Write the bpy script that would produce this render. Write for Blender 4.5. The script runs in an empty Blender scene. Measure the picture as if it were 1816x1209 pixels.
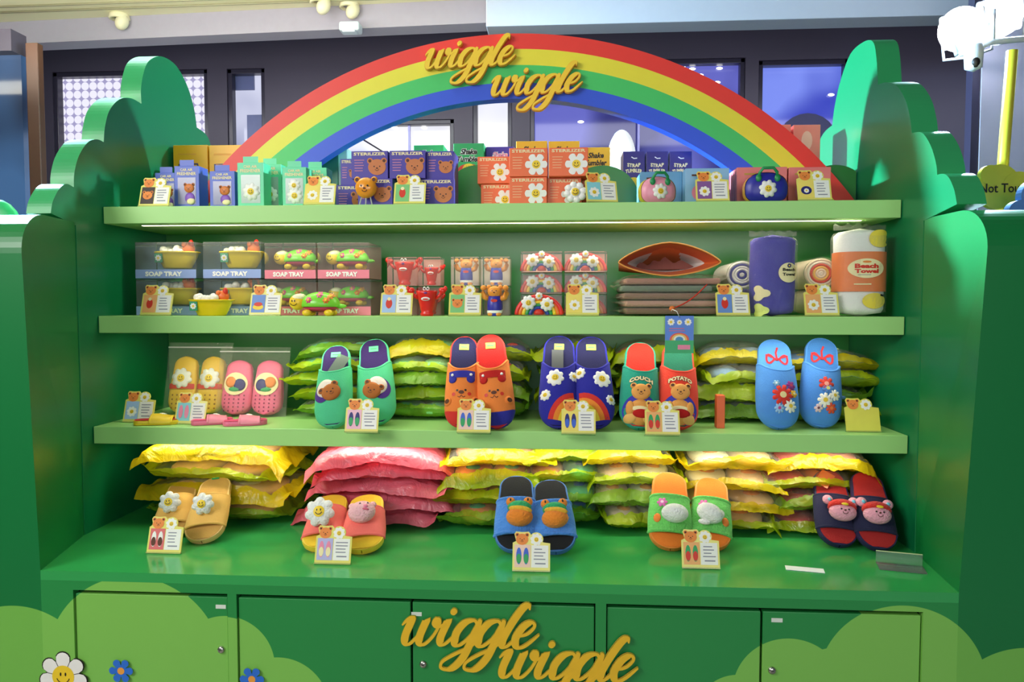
import bpy, bmesh, math, random
from mathutils import Vector, Matrix, noise
R = math.radians
PI = math.pi
rnd = random.Random(7)
sc = bpy.context.scene
col = sc.collection
# ------------------------------------------------------------------ camera
F = 1300.0; YAW = R(3.7); PIT = R(2.8); CZ = 1.47
cd = bpy.data.cameras.new('camera'); cam = bpy.data.objects.new('camera', cd); col.objects.link(cam)
cd.sensor_width = 36; cd.lens = 36 * F / 1816; cd.clip_start = .05; cd.clip_end = 60
cam.location = (0, 0, CZ); cam.rotation_euler = (PI / 2 - PIT, 0, YAW)
sc.camera = cam
# ------------------------------------------------------------------ world, exposure, large lights
w = bpy.data.worlds.new('world'); sc.world = w; w.use_nodes = True
w.node_tree.nodes['Background'].inputs[0].default_value = (.75, .85, 1, 1)
w.node_tree.nodes['Background'].inputs[1].default_value = .09
sc.view_settings.view_transform = 'Standard'; sc.view_settings.look = 'None'
sc.view_settings.exposure = 0.0; sc.view_settings.gamma = 1
sc.cycles.max_bounces = 6; sc.cycles.transparent_max_bounces = 24
sc.cycles.diffuse_bounces = 3
def area(name, loc, tgt, size, sy, power, colr=(1, 1, 1)):
    l = bpy.data.lights.new(name, 'AREA'); l.shape = 'RECTANGLE'; l.size = size; l.size_y = sy
    l.energy = power; l.color = colr
    o = bpy.data.objects.new(name, l); col.objects.link(o); o.location = loc
    o.rotation_euler = (Vector(tgt) - Vector(loc)).to_track_quat('-Z', 'Y').to_euler(); return o
area('ceiling_panel_light', (-2.3, -.4, 2.65), (.3, 2.0, 1.15), 1.6, .9, 64, (1, .98, .95))
area('hall_front_light', (.4, -2.2, 1.9), (-.1, 2.0, 1.1), 2.6, 1.0, 41, (.95, .98, 1))
area('added_ceiling_uplight', (-1.8, 3.0, 2.62), (-1.8, 3.3, 3.1), 3.2, .25, 26, (1, .95, .78))  # added unseen strip in mid-air, brightens the cream ceiling from below
area('added_facade_fill', (0, 4.15, 2.85), (0, 5.0, 2.2), 7, .2, 26, (.9, .9, 1))  # added unseen lamp behind the fascia, lifts the dark facade
# ------------------------------------------------------------------ pixel helpers (points of the photo carried to real planes)
_fw = Vector((-math.sin(YAW) * math.cos(PIT), math.cos(YAW) * math.cos(PIT), -math.sin(PIT)))
_rt = Vector((math.cos(YAW), math.sin(YAW), 0)); _up = _rt.cross(_fw)
def _ray(px, py): return _fw * F + _rt * (px - 908) - _up * (py - 604.5)
def PR(p):
    d = Vector(p) - Vector((0, 0, CZ)); z = d.dot(_fw); return (908 + F * d.dot(_rt) / z, 604.5 - F * d.dot(_up) / z)
def AY(px, py, Y): r = _ray(px, py); return Vector((0, 0, CZ)) + r * (Y / r.y)
def AZ(px, py, Z): r = _ray(px, py); return Vector((0, 0, CZ)) + r * ((Z - CZ) / r.z)
def AX(px, py, X): r = _ray(px, py); return Vector((0, 0, CZ)) + r * (X / r.x)
# ------------------------------------------------------------------ materials
def lin(c):
    c /= 255.0
    return c / 12.92 if c <= .04045 else ((c + .055) / 1.055) ** 2.4
_mats = {}
def M(name, rgb=None, rough=.45, kind='plain', emit=0, metal=0, trans=0, alpha=1, vary=.08, scale=30):
    if name in _mats: return _mats[name]
    m = bpy.data.materials.new(name); m.use_nodes = True; nt = m.node_tree; N = nt.nodes; L = nt.links
    p = N['Principled BSDF']; c = tuple(lin(v) for v in rgb) + (1,)
    p.inputs['Roughness'].default_value = rough; p.inputs['Metallic'].default_value = metal
    tc = N.new('ShaderNodeTexCoord'); nz = N.new('ShaderNodeTexNoise')
    L.new(tc.outputs['Object'], nz.inputs['Vector'])
    nz.inputs['Scale'].default_value = scale; nz.inputs['Detail'].default_value = 3
    mx = N.new('ShaderNodeMix'); mx.data_type = 'RGBA'
    mx.inputs[6].default_value = tuple(v * (1 - vary) for v in c[:3]) + (1,)
    mx.inputs[7].default_value = tuple(min(1, v * (1 + vary)) for v in c[:3]) + (1,)
    L.new(nz.outputs['Fac'], mx.inputs[0]); L.new(mx.outputs[2], p.inputs['Base Color'])
    if kind == 'fabric':
        n2 = N.new('ShaderNodeTexNoise'); n2.inputs['Scale'].default_value = 380; n2.inputs['Detail'].default_value = 2
        L.new(tc.outputs['Object'], n2.inputs['Vector'])
        b = N.new('ShaderNodeBump'); b.inputs['Strength'].default_value = .5; b.inputs['Distance'].default_value = .002
        L.new(n2.outputs['Fac'], b.inputs['Height']); L.new(b.outputs[0], p.inputs['Normal'])
        p.inputs['Sheen Weight'].default_value = .04; p.inputs['Roughness'].default_value = .9
    if kind == 'fluff':
        n2 = N.new('ShaderNodeTexNoise'); n2.inputs['Scale'].default_value = 170; n2.inputs['Detail'].default_value = 4
        L.new(tc.outputs['Object'], n2.inputs['Vector'])
        b = N.new('ShaderNodeBump'); b.inputs['Strength'].default_value = .9; b.inputs['Distance'].default_value = .006
        L.new(n2.outputs['Fac'], b.inputs['Height']); L.new(b.outputs[0], p.inputs['Normal'])
        p.inputs['Sheen Weight'].default_value = .15; p.inputs['Roughness'].default_value = 1
    if kind == 'film':
        p.inputs['Roughness'].default_value = rough
        p.inputs['Specular IOR Level'].default_value = .8
        n2 = N.new('ShaderNodeTexNoise'); n2.inputs['Scale'].default_value = 14; n2.inputs['Detail'].default_value = 5
        n2.inputs['Distortion'].default_value = 1.5
        L.new(tc.outputs['Object'], n2.inputs['Vector'])
        b = N.new('ShaderNodeBump'); b.inputs['Strength'].default_value = .8; b.inputs['Distance'].default_value = .02
        L.new(n2.outputs['Fac'], b.inputs['Height']); L.new(b.outputs[0], p.inputs['Normal'])
        tr = N.new('ShaderNodeBsdfTransparent')
        tr.inputs[0].default_value = tuple(min(1, .45 + v * .6) for v in c[:3]) + (1,) if alpha > .3 else (.97, .97, .95, 1)
        tl = N.new('ShaderNodeBsdfTranslucent'); tl.inputs[0].default_value = c
        ms0 = N.new('ShaderNodeMixShader'); ms0.inputs[0].default_value = .3
        L.new(p.outputs[0], ms0.inputs[1]); L.new(tl.outputs[0], ms0.inputs[2])
        ms = N.new('ShaderNodeMixShader'); ms.inputs[0].default_value = alpha
        L.new(tr.outputs[0], ms.inputs[1]); L.new(ms0.outputs[0], ms.inputs[2])
        L.new(ms.outputs[0], N['Material Output'].inputs[0])
    if kind == 'clear':
        fr = N.new('ShaderNodeFresnel'); fr.inputs[0].default_value = 1.28
        tr = N.new('ShaderNodeBsdfTransparent'); tr.inputs[0].default_value = tuple(v for v in c[:3]) + (1,)
        gl = N.new('ShaderNodeBsdfGlossy'); gl.inputs['Roughness'].default_value = rough
        df = N.new('ShaderNodeBsdfDiffuse'); df.inputs[0].default_value = (.8, .85, .8, 1)
        m1 = N.new('ShaderNodeMixShader'); L.new(fr.outputs[0], m1.inputs[0]); L.new(tr.outputs[0], m1.inputs[1]); L.new(gl.outputs[0], m1.inputs[2])
        m2 = N.new('ShaderNodeMixShader'); m2.inputs[0].default_value = .08 if alpha == 1 else alpha
        L.new(m1.outputs[0], m2.inputs[1]); L.new(df.outputs[0], m2.inputs[2])
        L.new(m2.outputs[0], N['Material Output'].inputs[0])
    if emit:
        p.inputs['Emission Color'].default_value = c; p.inputs['Emission Strength'].default_value = emit
    _mats[name] = m; return m
# palette
def C(hexs): return tuple(int(hexs[i:i + 2], 16) for i in (0, 2, 4))
WHITE = M('white_print', C('f4f2ea'), .5); BLACK = M('black_print', C('1c1412'), .5); YEL = M('yellow_print', C('f5cf2a'), .5)
BROWN = M('brown_print', C('5a2c14'), .6); ORANGE = M('bear_orange', C('ee8a3c'), .6); CREAM = M('cream_print', C('f6e6b0'), .6)
GREY = M('grey_print', C('8d8d9a'), .6); RED = M('red_print', C('d8301c'), .5); GRN = M('green_print', C('2aa05a'), .5)
BLUE = M('blue_print', C('3a62cc'), .5); NAVY = M('navy_print', C('20206e'), .5); PINK = M('pink_print', C('ef8aa8'), .5)
LIME = M('lime_board', C('e2ea78'), .35); GOLD = M('gold_letter', C('f8cc34'), .4); AMBER = M('amber_edge', C('eaa834'), .5)
CLEAR = M('clear_plastic', C('fbfdfb'), .05, 'clear'); ACRYL = M('clear_acrylic', C('e8f4ee'), .05, 'clear')
# ------------------------------------------------------------------ mesh builder
def flat(y=0.0):
    return lambda u, v, h=0.0: Vector((u, y - h, v))
class MB:
    def __init__(s): s.v = []; s.f = []; s.m = []; s.mats = []; s.sm = []
    def mi(s, m):
        if m not in s.mats: s.mats.append(m)
        return s.mats.index(m)
    def add(s, vs, fs, m, smooth=False):
        k = len(s.v); s.v += [tuple(p) for p in vs]; i = s.mi(m)
        for f in fs: s.f.append([k + a for a in f]); s.m.append(i); s.sm.append(smooth)
    def box(s, c, d, m, bev=0.0, rot=None):
        bm = bmesh.new(); bmesh.ops.create_cube(bm, size=1)
        bmesh.ops.scale(bm, vec=d, verts=bm.verts)
        if bev: bmesh.ops.bevel(bm, geom=bm.edges[:], offset=bev, segments=2, affect='EDGES', profile=.5)
        if rot is not None: bmesh.ops.transform(bm, matrix=rot.to_4x4(), verts=bm.verts)
        bmesh.ops.translate(bm, vec=c, verts=bm.verts)
        s.add([v.co.copy() for v in bm.verts], [[v.index for v in f.verts] for f in bm.faces], m); bm.free()
    def grid(s, fn, nu, nv, m, smooth=True, wrap=False):
        vs = [fn(i / nu, j / nv) for j in range(nv + 1) for i in range(nu + 1)]
        fs = [[j * (nu + 1) + i, j * (nu + 1) + i + 1, (j + 1) * (nu + 1) + i + 1, (j + 1) * (nu + 1) + i] for j in range(nv) for i in range(nu)]
        s.add(vs, fs, m, smooth)
    def ell(s, c, r, m, nu=16, nv=10, rot=None, fn=None):
        def g(a, b):
            p = Vector((math.cos(2 * PI * a) * math.cos(PI * (b - .5)) * r[0], math.sin(2 * PI * a) * math.cos(PI * (b - .5)) * r[1], math.sin(PI * (b - .5)) * r[2]))
            if fn: p = fn(p)
            if rot is not None: p = rot @ p
            return p + Vector(c)
        s.grid(g, nu, nv, m)
    def tube(s, pts, r, m, n=8, caps=True):
        pts = [Vector(p) for p in pts]; rr = r if callable(r) else (lambda t: r)
        rings = []; up = Vector((0, 0, 1))
        for i, p in enumerate(pts):
            d = (pts[min(i + 1, len(pts) - 1)] - pts[max(i - 1, 0)]).normalized()
            a = d.cross(up)
            if a.length < .05: a = d.cross(Vector((1, 0, 0)))
            a.normalize(); b = a.cross(d)
            q = rr(i / (len(pts) - 1))
            rings.append([p + a * math.cos(2 * PI * k / n) * q + b * math.sin(2 * PI * k / n) * q for k in range(n)])
        vs = [v for g in rings for v in g]
        fs = [[i * n + k, i * n + (k + 1) % n, (i + 1) * n + (k + 1) % n, (i + 1) * n + k] for i in range(len(pts) - 1) for k in range(n)]
        s.add(vs, fs, m, True)
        if caps: s.add(rings[0], [list(range(n))[::-1]], m); s.add(rings[-1], [list(range(n))], m)
    def lathe(s, prof, m, n=24, c=(0, 0, 0), sx=1, sy=1):
        k = len(prof)
        s.grid(lambda a, b: Vector((c[0] + math.cos(2 * PI * a) * prof[round(b * (k - 1))][0] * sx, c[1] + math.sin(2 * PI * a) * prof[round(b * (k - 1))][0] * sy, c[2] + prof[round(b * (k - 1))][1])), n, k - 1, m)
    def prism(s, pts, S, h0, h1, m, side=None):
        """pts: closed outline in (u,v); S surface; extruded from h0 to h1 (caps triangulated)"""
        from mathutils.geometry import tessellate_polygon
        n = len(pts); tris = tessellate_polygon([[Vector((p[0], p[1], 0)) for p in pts]])
        a = [S(p[0], p[1], h0) for p in pts]; b = [S(p[0], p[1], h1) for p in pts]
        s.add(a + b, [list(t) for t in tris] + [[n + t[0], n + t[2], n + t[1]] for t in tris], m)
        s.add(a + b, [[i, (i + 1) % n, n + (i + 1) % n, n + i] for i in range(n)], side or m)
    def disc(s, S, cx, cy, rf, h, m, puff=0.0, n=24, rings=3, rim=True):
        """patch on a surface about (cx,cy) with outline rf(angle) or a number or (rx,ry)"""
        if isinstance(rf, (int, float)): q = rf; f = lambda a: (q * math.cos(a), q * math.sin(a))
        elif isinstance(rf, tuple): f = lambda a: (rf[0] * math.cos(a), rf[1] * math.sin(a))
        else: f = lambda a: (rf(a) * math.cos(a), rf(a) * math.sin(a))
        vs = [S(cx, cy, h + puff)]; fs = []
        for k in range(1, rings + 1):
            t = k / rings
            for i in range(n):
                x, y = f(2 * PI * i / n); vs.append(S(cx + x * t, cy + y * t, h + puff * math.sqrt(max(0, 1 - t * t))))
        for i in range(n): fs.append([0, 1 + i, 1 + (i + 1) % n])
        for k in range(1, rings):
            a = 1 + (k - 1) * n; b = a + n
            for i in range(n): fs.append([a + i, b + i, b + (i + 1) % n, a + (i + 1) % n])
        if rim and (h > .0015 or puff):
            a = 1 + (rings - 1) * n; b = len(vs)
            for i in range(n):
                x, y = f(2 * PI * i / n); vs.append(S(cx + x, cy + y, 0))
            for i in range(n): fs.append([a + i, b + i, b + (i + 1) % n, a + (i + 1) % n])
        s.add(vs, fs, m, bool(puff))
    def stroke(s, S, pts, wd, h, m):
        vs = []
        for i, p in enumerate(pts):
            a = pts[max(i - 1, 0)]; b = pts[min(i + 1, len(pts) - 1)]
            dx, dy = b[0] - a[0], b[1] - a[1]; l = math.hypot(dx, dy) or 1
            q = wd / 2
            vs += [S(p[0] - dy / l * q, p[1] + dx / l * q, h), S(p[0] + dy / l * q, p[1] - dx / l * q, h)]
        s.add(vs, [[2 * i, 2 * i + 1, 2 * i + 3, 2 * i + 2] for i in range(len(pts) - 1)], m)
    def obj(s, name, parent=None, loc=None, rot=None, weld=False):
        me = bpy.data.meshes.new(name); me.from_pydata(s.v, [], s.f)
        for m in s.mats: me.materials.append(m)
        for p, i, g in zip(me.polygons, s.m, s.sm): p.material_index = i; p.use_smooth = g
        bm = bmesh.new(); bm.from_mesh(me)
        bmesh.ops.remove_doubles(bm, verts=bm.verts, dist=1e-5)
        bmesh.ops.recalc_face_normals(bm, faces=bm.faces); bm.to_mesh(me); bm.free()
        o = bpy.data.objects.new(name, me); col.objects.link(o)
        if parent: o.parent = parent
        if loc is not None: o.location = loc
        if rot is not None: o.rotation_euler = rot
        return o
def tag(o, label, cat, group=None, kind=None):
    if label: o['label'] = label
    if cat: o['category'] = cat
    if group: o['group'] = group
    if kind: o['kind'] = kind
    return o
def thing(name, label, cat, loc=(0, 0, 0), rot=(0, 0, 0), group=None):
    o = bpy.data.objects.new(name, None); col.objects.link(o); o.location = loc; o.rotation_euler = rot
    o.empty_display_size = .05
    return tag(o, label, cat, group)
def struct(b, name, **k): o = b.obj(name, **k); o['kind'] = 'structure'; return o
def dup(root, loc, label, rz=0):
    r = root.copy(); col.objects.link(r); r.location = loc; r['label'] = label
    r.rotation_euler = (root.rotation_euler[0], root.rotation_euler[1], root.rotation_euler[2] + rz)
    for ch in list(root.children):
        c = ch.copy(); col.objects.link(c); c.parent = r
        for g in list(ch.children):
            d = g.copy(); col.objects.link(d); d.parent = c
    return r
# ------------------------------------------------------------------ lettering
_txt = {}
def text2d(t, shear=0, bold=0):
    k = (t, shear, bold)
    if k in _txt: return _txt[k]
    cu = bpy.data.curves.new('t', 'FONT'); cu.body = t; cu.size = 1; cu.shear = shear; cu.offset = bold; cu.resolution_u = 2; cu.fill_mode = 'FRONT'
    o = bpy.data.objects.new('t', cu); col.objects.link(o); bpy.context.view_layer.update()
    me = bpy.data.meshes.new_from_object(o.evaluated_get(bpy.context.evaluated_depsgraph_get()))
    vs = [(v.co.x, v.co.y) for v in me.vertices]; fs = [list(p.vertices) for p in me.polygons]
    bpy.data.objects.remove(o); bpy.data.curves.remove(cu); bpy.data.meshes.remove(me)
    x0 = min(v[0] for v in vs); x1 = max(v[0] for v in vs); y0 = min(v[1] for v in vs); y1 = max(v[1] for v in vs)
    _txt[k] = ([((x - x0) / (x1 - x0) - .5, (y - y0) / (y1 - y0) - .5) for x, y in vs], fs); return _txt[k]
def text(b, S, t, cx, cy, wd, ht, h, m, shear=0, bold=.02, arc=0):
    vs, fs = text2d(t, shear, bold)
    b.add([S(cx + x * wd, cy + y * ht - arc * (2 * x) ** 2, h) for x, y in vs], fs, m)
# script lettering of the two big signs
def cat(pts, n=6):
    out = []
    P = [pts[0]] + list(pts) + [pts[-1]]
    for i in range(1, len(P) - 2):
        for k in range(n):
            t = k / n; a, b, c, d = P[i - 1], P[i], P[i + 1], P[i + 2]
            out.append(tuple(.5 * ((2 * b[j]) + (c[j] - a[j]) * t + (2 * a[j] - 5 * b[j] + 4 * c[j] - d[j]) * t * t + (-a[j] + 3 * b[j] - 3 * c[j] + d[j]) * t ** 3) for j in range(2)))
    out.append(tuple(pts[-1])); return out
GL = {'w': ([[(-.12, .75), (.0, .98), (.12, 1.0), (.08, .35), (.16, .04), (.32, .02), (.5, .4), (.6, 1.0), (.55, .35), (.62, .04), (.8, .02), (.98, .35), (1.06, .8), (.98, 1.02), (.92, .85), (1.05, .72), (1.25, .85)]], 1.15),
      'i': ([[(.0, .55), (.14, 1.0), (.08, .3), (.18, .02), (.34, .1), (.52, .45)], [(.22, 1.3), (.24, 1.34)]], .5),
      'g': ([[(.62, .82), (.48, 1.0), (.2, .9), (.04, .5), (.1, .08), (.28, .03), (.5, .35), (.66, .95)], [(.66, .98), (.6, .2), (.5, -.5), (.26, -.92), (-.06, -.9), (-.1, -.65), (.2, -.35), (.6, -.05), (.85, .35)]], .76),
      'l': ([[(.58, 1.5), (.5, 1.68), (.34, 1.5), (.16, .9), (.06, .3), (.14, .02), (.3, .08), (.48, .4)]], .42),
      'e': ([[(.05, .42), (.36, .55), (.5, .84), (.36, 1.0), (.14, .8), (.03, .35), (.16, .03), (.4, .06), (.72, .5)]], .6)}
def script(b, S, x0, y0, s, h0, h1, m, side, extra=0.0, slope=0.0):
    """the word in connected brush script; s = x-height"""
    x = 0; words = 'wiggle'; H1 = h1
    for ch in words:
        for st in GL[ch][0]:
            pts = cat(st, 5); L = []; Rr = []; h1 += .00025
            for i, p in enumerate(pts):
                a = pts[max(i - 1, 0)]; c = pts[min(i + 1, len(pts) - 1)]
                dx, dy = c[0] - a[0], c[1] - a[1]; l = math.hypot(dx, dy) or 1
                e = min(i, len(pts) - 1 - i) / 3
                wd = (.09 + .16 * max(0, -dy / l) ** 1.0 + .03 * abs(dx / l)) * (min(1, .55 + e * .45)) + extra
                if len(st) == 2: wd = .2 + extra
                X, Y = p[0] + x + .28 * p[1], p[1]
                nx, ny = -dy / l * wd / 2, dx / l * wd / 2
                f = lambda X, Y: (x0 + X * s * 1.2, y0 + (Y + slope * X) * s)
                L.append(f(X + nx, Y + ny)); Rr.append(f(X - nx, Y - ny))
            n = len(L)
            vs = [S(*p, h1 + 1.2e-5 * i) for i, p in enumerate(L)] + [S(*p, h1 + 1.2e-5 * i) for i, p in enumerate(Rr)] + [S(*p, h0) for p in L] + [S(*p, h0) for p in Rr]
            b.add(vs, [[i, i + 1, n + i + 1, n + i] for i in range(n - 1)], m)
            b.add(vs, [[i, i + 1, 2 * n + i + 1, 2 * n + i] for i in range(n - 1)] + [[n + i, n + i + 1, 3 * n + i + 1, 3 * n + i] for i in range(n - 1)] + [[0, n, 3 * n, 2 * n], [n - 1, 2 * n - 1, 4 * n - 1, 3 * n - 1]], side)
            for e in (0, -1):
                if len(st) == 2: h1 += .0002
                c = ((L[e][0] + Rr[e][0]) / 2, (L[e][1] + Rr[e][1]) / 2); q = math.hypot(L[e][0] - Rr[e][0], L[e][1] - Rr[e][1]) / 2
                o = [(c[0] + q * math.cos(2 * PI * k / 12), c[1] + q * math.sin(2 * PI * k / 12)) for k in range(12)]
                b.prism(o, S, h0, h1 - .00012 + (.00055 if len(st) == 2 else 0), m, side)
        x += GL[ch][1]
# ------------------------------------------------------------------ motifs
def petals(r, n=8, d=.26, ph=0):
    d *= 1.35; return lambda a: r * (1 - d + d * abs(math.cos(n * (a + ph) / 2)) ** .42)
def daisy(b, S, cx, cy, r, h=.0006, puff=0, m=None, mc=None, face=True, n=8, ph=.2):
    b.disc(S, cx, cy, petals(r, n, .3, ph), h, m or WHITE, puff, n=n * 6, rings=3)
    k = h + puff * 1.0 + .0004; cr = r * .37
    b.disc(S, cx, cy, cr, k, mc or YEL, puff * .3, n=20, rings=2, rim=False)
    if face:
        q = k + puff * .3 + .0004
        for sx in (-1, 1): b.disc(S, cx + sx * cr * .33, cy + cr * .25, (cr * .11, cr * .22), q, BLACK, 0, n=8, rings=1, rim=False)
        b.stroke(S, [(cx + cr * .6 * math.cos(t), cy + cr * .05 + cr * .6 * math.sin(t)) for t in [PI * (1.1 + .8 * i / 8) for i in range(9)]], cr * .13, q, BLACK)
def bear(b, S, cx, cy, r, h=.0006, puff=0, m=None, rotd=0, me=None):
    m = m or ORANGE; ca, sa = math.cos(rotd), math.sin(rotd)
    def T(u, v, hh=0): return S(cx + u * ca - v * sa, cy + u * sa + v * ca, hh)
    for sx in (-1, 1):
        b.disc(T, sx * r * .78, r * .68, r * .34, h, m, puff * .6, n=16, rings=2)
        b.disc(T, sx * r * .8, r * .7, r * .18, h + puff * .6 + .0003, me or BROWN, 0, n=12, rings=1, rim=False)
    b.disc(T, 0, 0, (r, r * .88), h + .0003, m, puff, n=28, rings=4)
    q = h + puff * .94 + .0009
    for sx in (-1, 1): b.disc(T, sx * r * .32, r * .08, r * .075, q, BLACK, 0, n=8, rings=1, rim=False)
    b.disc(T, 0, -r * .12, (r * .12, r * .085), q + .0002, BROWN, 0, n=10, rings=1, rim=False)
    b.stroke(T, [(r * .2 * math.cos(t), -r * .22 + r * .16 * math.sin(t)) for t in [PI * (1 + i / 8) for i in range(9)]], r * .05, q, BROWN)
def heart(r): return lambda a: r * (.75 + .25 * abs(math.cos(a)) - .1 * math.sin(a))
def lines(b, S, x0, x1, y0, y1, n, h, m=None, seed=0):
    q = random.Random(seed); dy = (y1 - y0) / n
    for i in range(n):
        y = y1 - (i + .5) * dy; e = (x1 - x0) * q.uniform(0, .35)
        b.stroke(S, [(x0 + e * .2, y), (x1 - e, y)], dy * .32, h, m or GREY)
# ================================================================== THE SETTING
ZS = {1: 1.745, 2: 1.44, 3: 1.137, 4: .85}
YF = {1: 1.99, 2: 1.955, 3: 1.92, 4: 1.612}
YB = 2.32
XL, XR = -1.278, .892
b = MB(); b.box((0, 1.5, -.02), (9, 9, .04), M('floor_tile', C('9a948c'), .35)); struct(b, 'floor')
DARK = M('dark_facade', C('3c3748'), .5, vary=.12, scale=2)
YW = 5.0
def rect(px0, px1, py0, py1, Y): a = AY(px0, py0, Y); c = AY(px1, py1, Y); return a.x, c.x, c.z, a.z
def glow_mat(name, kind, c1, c2, st):
    m = bpy.data.materials.new(name); m.use_nodes = True; nt = m.node_tree; N = nt.nodes; L = nt.links
    p = N['Principled BSDF']; p.inputs['Base Color'].default_value = (.02, .02, .03, 1); p.inputs['Roughness'].default_value = .09
    tc = N.new('ShaderNodeTexCoord'); r = N.new('ShaderNodeValToRGB')
    r.color_ramp.elements[0].color = tuple(lin(v) for v in c1) + (1,); r.color_ramp.elements[1].color = tuple(lin(v) for v in c2) + (1,)
    if kind == 'noise':
        t = N.new('ShaderNodeTexNoise'); t.inputs['Scale'].default_value = 1.6; t.inputs['Detail'].default_value = 2
        L.new(tc.outputs['Object'], t.inputs['Vector']); L.new(t.outputs['Fac'], r.inputs[0])
        r.color_ramp.elements[0].position = .4; r.color_ramp.elements[1].position = .62
    else:   # lattice of rings
        sp = N.new('ShaderNodeSeparateXYZ'); L.new(tc.outputs['Object'], sp.inputs[0]); ds = []
        for ax in ('X', 'Z'):
            a = N.new('ShaderNodeMath'); a.operation = 'MULTIPLY'; a.inputs[1].default_value = 17; L.new(sp.outputs[ax], a.inputs[0])
            f = N.new('ShaderNodeMath'); f.operation = 'FRACT'; L.new(a.outputs[0], f.inputs[0])
            g = N.new('ShaderNodeMath'); g.operation = 'SUBTRACT'; g.inputs[1].default_value = .5; L.new(f.outputs[0], g.inputs[0])
            k = N.new('ShaderNodeMath'); k.operation = 'POWER'; k.inputs[1].default_value = 2; L.new(g.outputs[0], k.inputs[0]); ds.append(k)
        a = N.new('ShaderNodeMath'); L.new(ds[0].outputs[0], a.inputs[0]); L.new(ds[1].outputs[0], a.inputs[1])
        q = N.new('ShaderNodeMath'); q.operation = 'POWER'; q.inputs[1].default_value = .5; L.new(a.outputs[0], q.inputs[0])
        L.new(q.outputs[0], r.inputs[0]); r.color_ramp.elements[0].position = .46; r.color_ramp.elements[1].position = .5
        r.color_ramp.elements[0].color, r.color_ramp.elements[1].color = r.color_ramp.elements[1].color[:], r.color_ramp.elements[0].color[:]
    L.new(r.outputs[0], p.inputs['Emission Color']); p.inputs['Emission Strength'].default_value = st
    return m
WIN = [(92, 374, 128, 470), (402, 474, 122, 440), (500, 806, 216, 440), (838, 908, 130, 440), (940, 1317, 110, 440), (1346, 1500, 107, 440)]
GLW = [glow_mat('lattice_glow', 'ring', C('a49fc8'), C('f2f0ff'), 1.0), glow_mat('hall_glow', 'noise', C('7f86b4'), C('dfe2fa'), .9),
       glow_mat('white_hall_glow', 'noise', C('cfd2ee'), C('ffffff'), 1.0), glow_mat('bright_glow', 'noise', C('e6e8fb'), C('ffffff'), 1.0),
       glow_mat('violet_glow', 'noise', C('2f3184'), C('6e72d8'), .8), glow_mat('blue_screen_glow', 'noise', C('3b48c8'), C('8397ff'), .9)]
# facade as piers and a lintel round the openings
b = MB(); xs = []
ops = [rect(*q, YW) for q in WIN]
edge = [-5.2] + [v for o in ops for v in o[:2]] + [4.6]
for i in range(0, len(edge), 2):
    b.box(((edge[i] + edge[i + 1]) / 2, YW + .1, 1.8), (edge[i + 1] - edge[i], .2, 3.6), DARK)
for o in ops:
    b.box(((o[0] + o[1]) / 2, YW + .1, (o[3] + 3.6) / 2), (o[1] - o[0], .2, 3.6 - o[3]), DARK)
    b.box(((o[0] + o[1]) / 2, YW + .1, (o[2]) / 2), (o[1] - o[0], .2, o[2]), DARK)
struct(b, 'wall_back')
FR = M('window_frame_metal', C('2b2838'), .3)
for i, o in enumerate(ops):
    b = MB(); t = .03
    cx, cz, W, H = (o[0] + o[1]) / 2, (o[2] + o[3]) / 2, o[1] - o[0], o[3] - o[2]
    for dx in (-1, 1): b.box((cx + dx * (W - t) / 2, YW + .04, cz), (t, .06, H), FR, .004)
    for dz in (-1, 1): b.box((cx, YW + .04, cz + dz * (H - t) / 2), (W, .06, t), FR, .004)
    if i in (2, 4): b.box((cx + (.02 if i == 4 else .28), YW + .05, cz), (.014, .03, H), M('pale_mullion', C('9a9ae0'), .3))
    wo = struct(b, 'window_%d' % (i + 1))
    g = MB(); g.box((cx, YW + .11, cz), (W, .01, H), GLW[i]); g.obj('pane', wo)
    if i in (2, 4, 5):
        g = MB(); q = random.Random(i)
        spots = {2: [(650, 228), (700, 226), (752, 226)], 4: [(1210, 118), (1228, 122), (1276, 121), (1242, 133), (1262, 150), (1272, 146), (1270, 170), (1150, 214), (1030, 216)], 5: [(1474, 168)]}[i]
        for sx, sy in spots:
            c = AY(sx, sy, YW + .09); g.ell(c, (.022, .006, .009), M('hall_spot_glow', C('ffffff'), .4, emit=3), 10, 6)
        g.obj('ceiling_spot_reflections', wo)
    if i == 1:
        g = MB(); 
        for r_ in ((414, 452, 128, 160), (440, 474, 205, 262)):
            a = rect(*r_, YW + .1); g.box(((a[0] + a[1]) / 2, YW + .09, (a[2] + a[3]) / 2), (a[1] - a[0], .02, a[3] - a[2]), M('hall_fixture_blue', C('5a6390'), .4))  # flat blue-grey blocks in front of the narrow pane
        g.obj('dark_fixtures', wo)
    if i == 2:
        g = MB(); g.tube([AY(640, 245, YW + .08), AY(684, 272, YW + .08), AY(760, 330, YW + .08)], .006, FR, 6); g.obj('stair_rail', wo)
    if i == 5:
        g = MB(); c = AY(1432, 222, YW + .1); g.disc(lambda u, v, h=0: Vector((u, YW + .1 - h, v)), c.x, c.z - .12, (.2, .2), .001, M('dark_umbrella', C('2c2f5c'), .5)); g.obj('dark_canopy', wo)
# oval white panel behind the arch
b = MB(); c = AY(1102, 290, 3.9); S = flat(3.9)
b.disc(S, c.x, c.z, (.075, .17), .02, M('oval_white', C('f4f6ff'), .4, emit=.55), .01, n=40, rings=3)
b.tube([(c.x, 3.92, c.z), (c.x, 3.92, 0.02)], .02, M('oval_post', C('dcdce6'), .4)); b.lathe([(.0, 0), (.16, 0), (.16, .02), (0, .03)], M('oval_post', None), c=(c.x, 3.92, 0))
tag(b.obj('oval_sign'), 'white oval standing panel far behind the rainbow arch, above the green hill board', 'sign')
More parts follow.
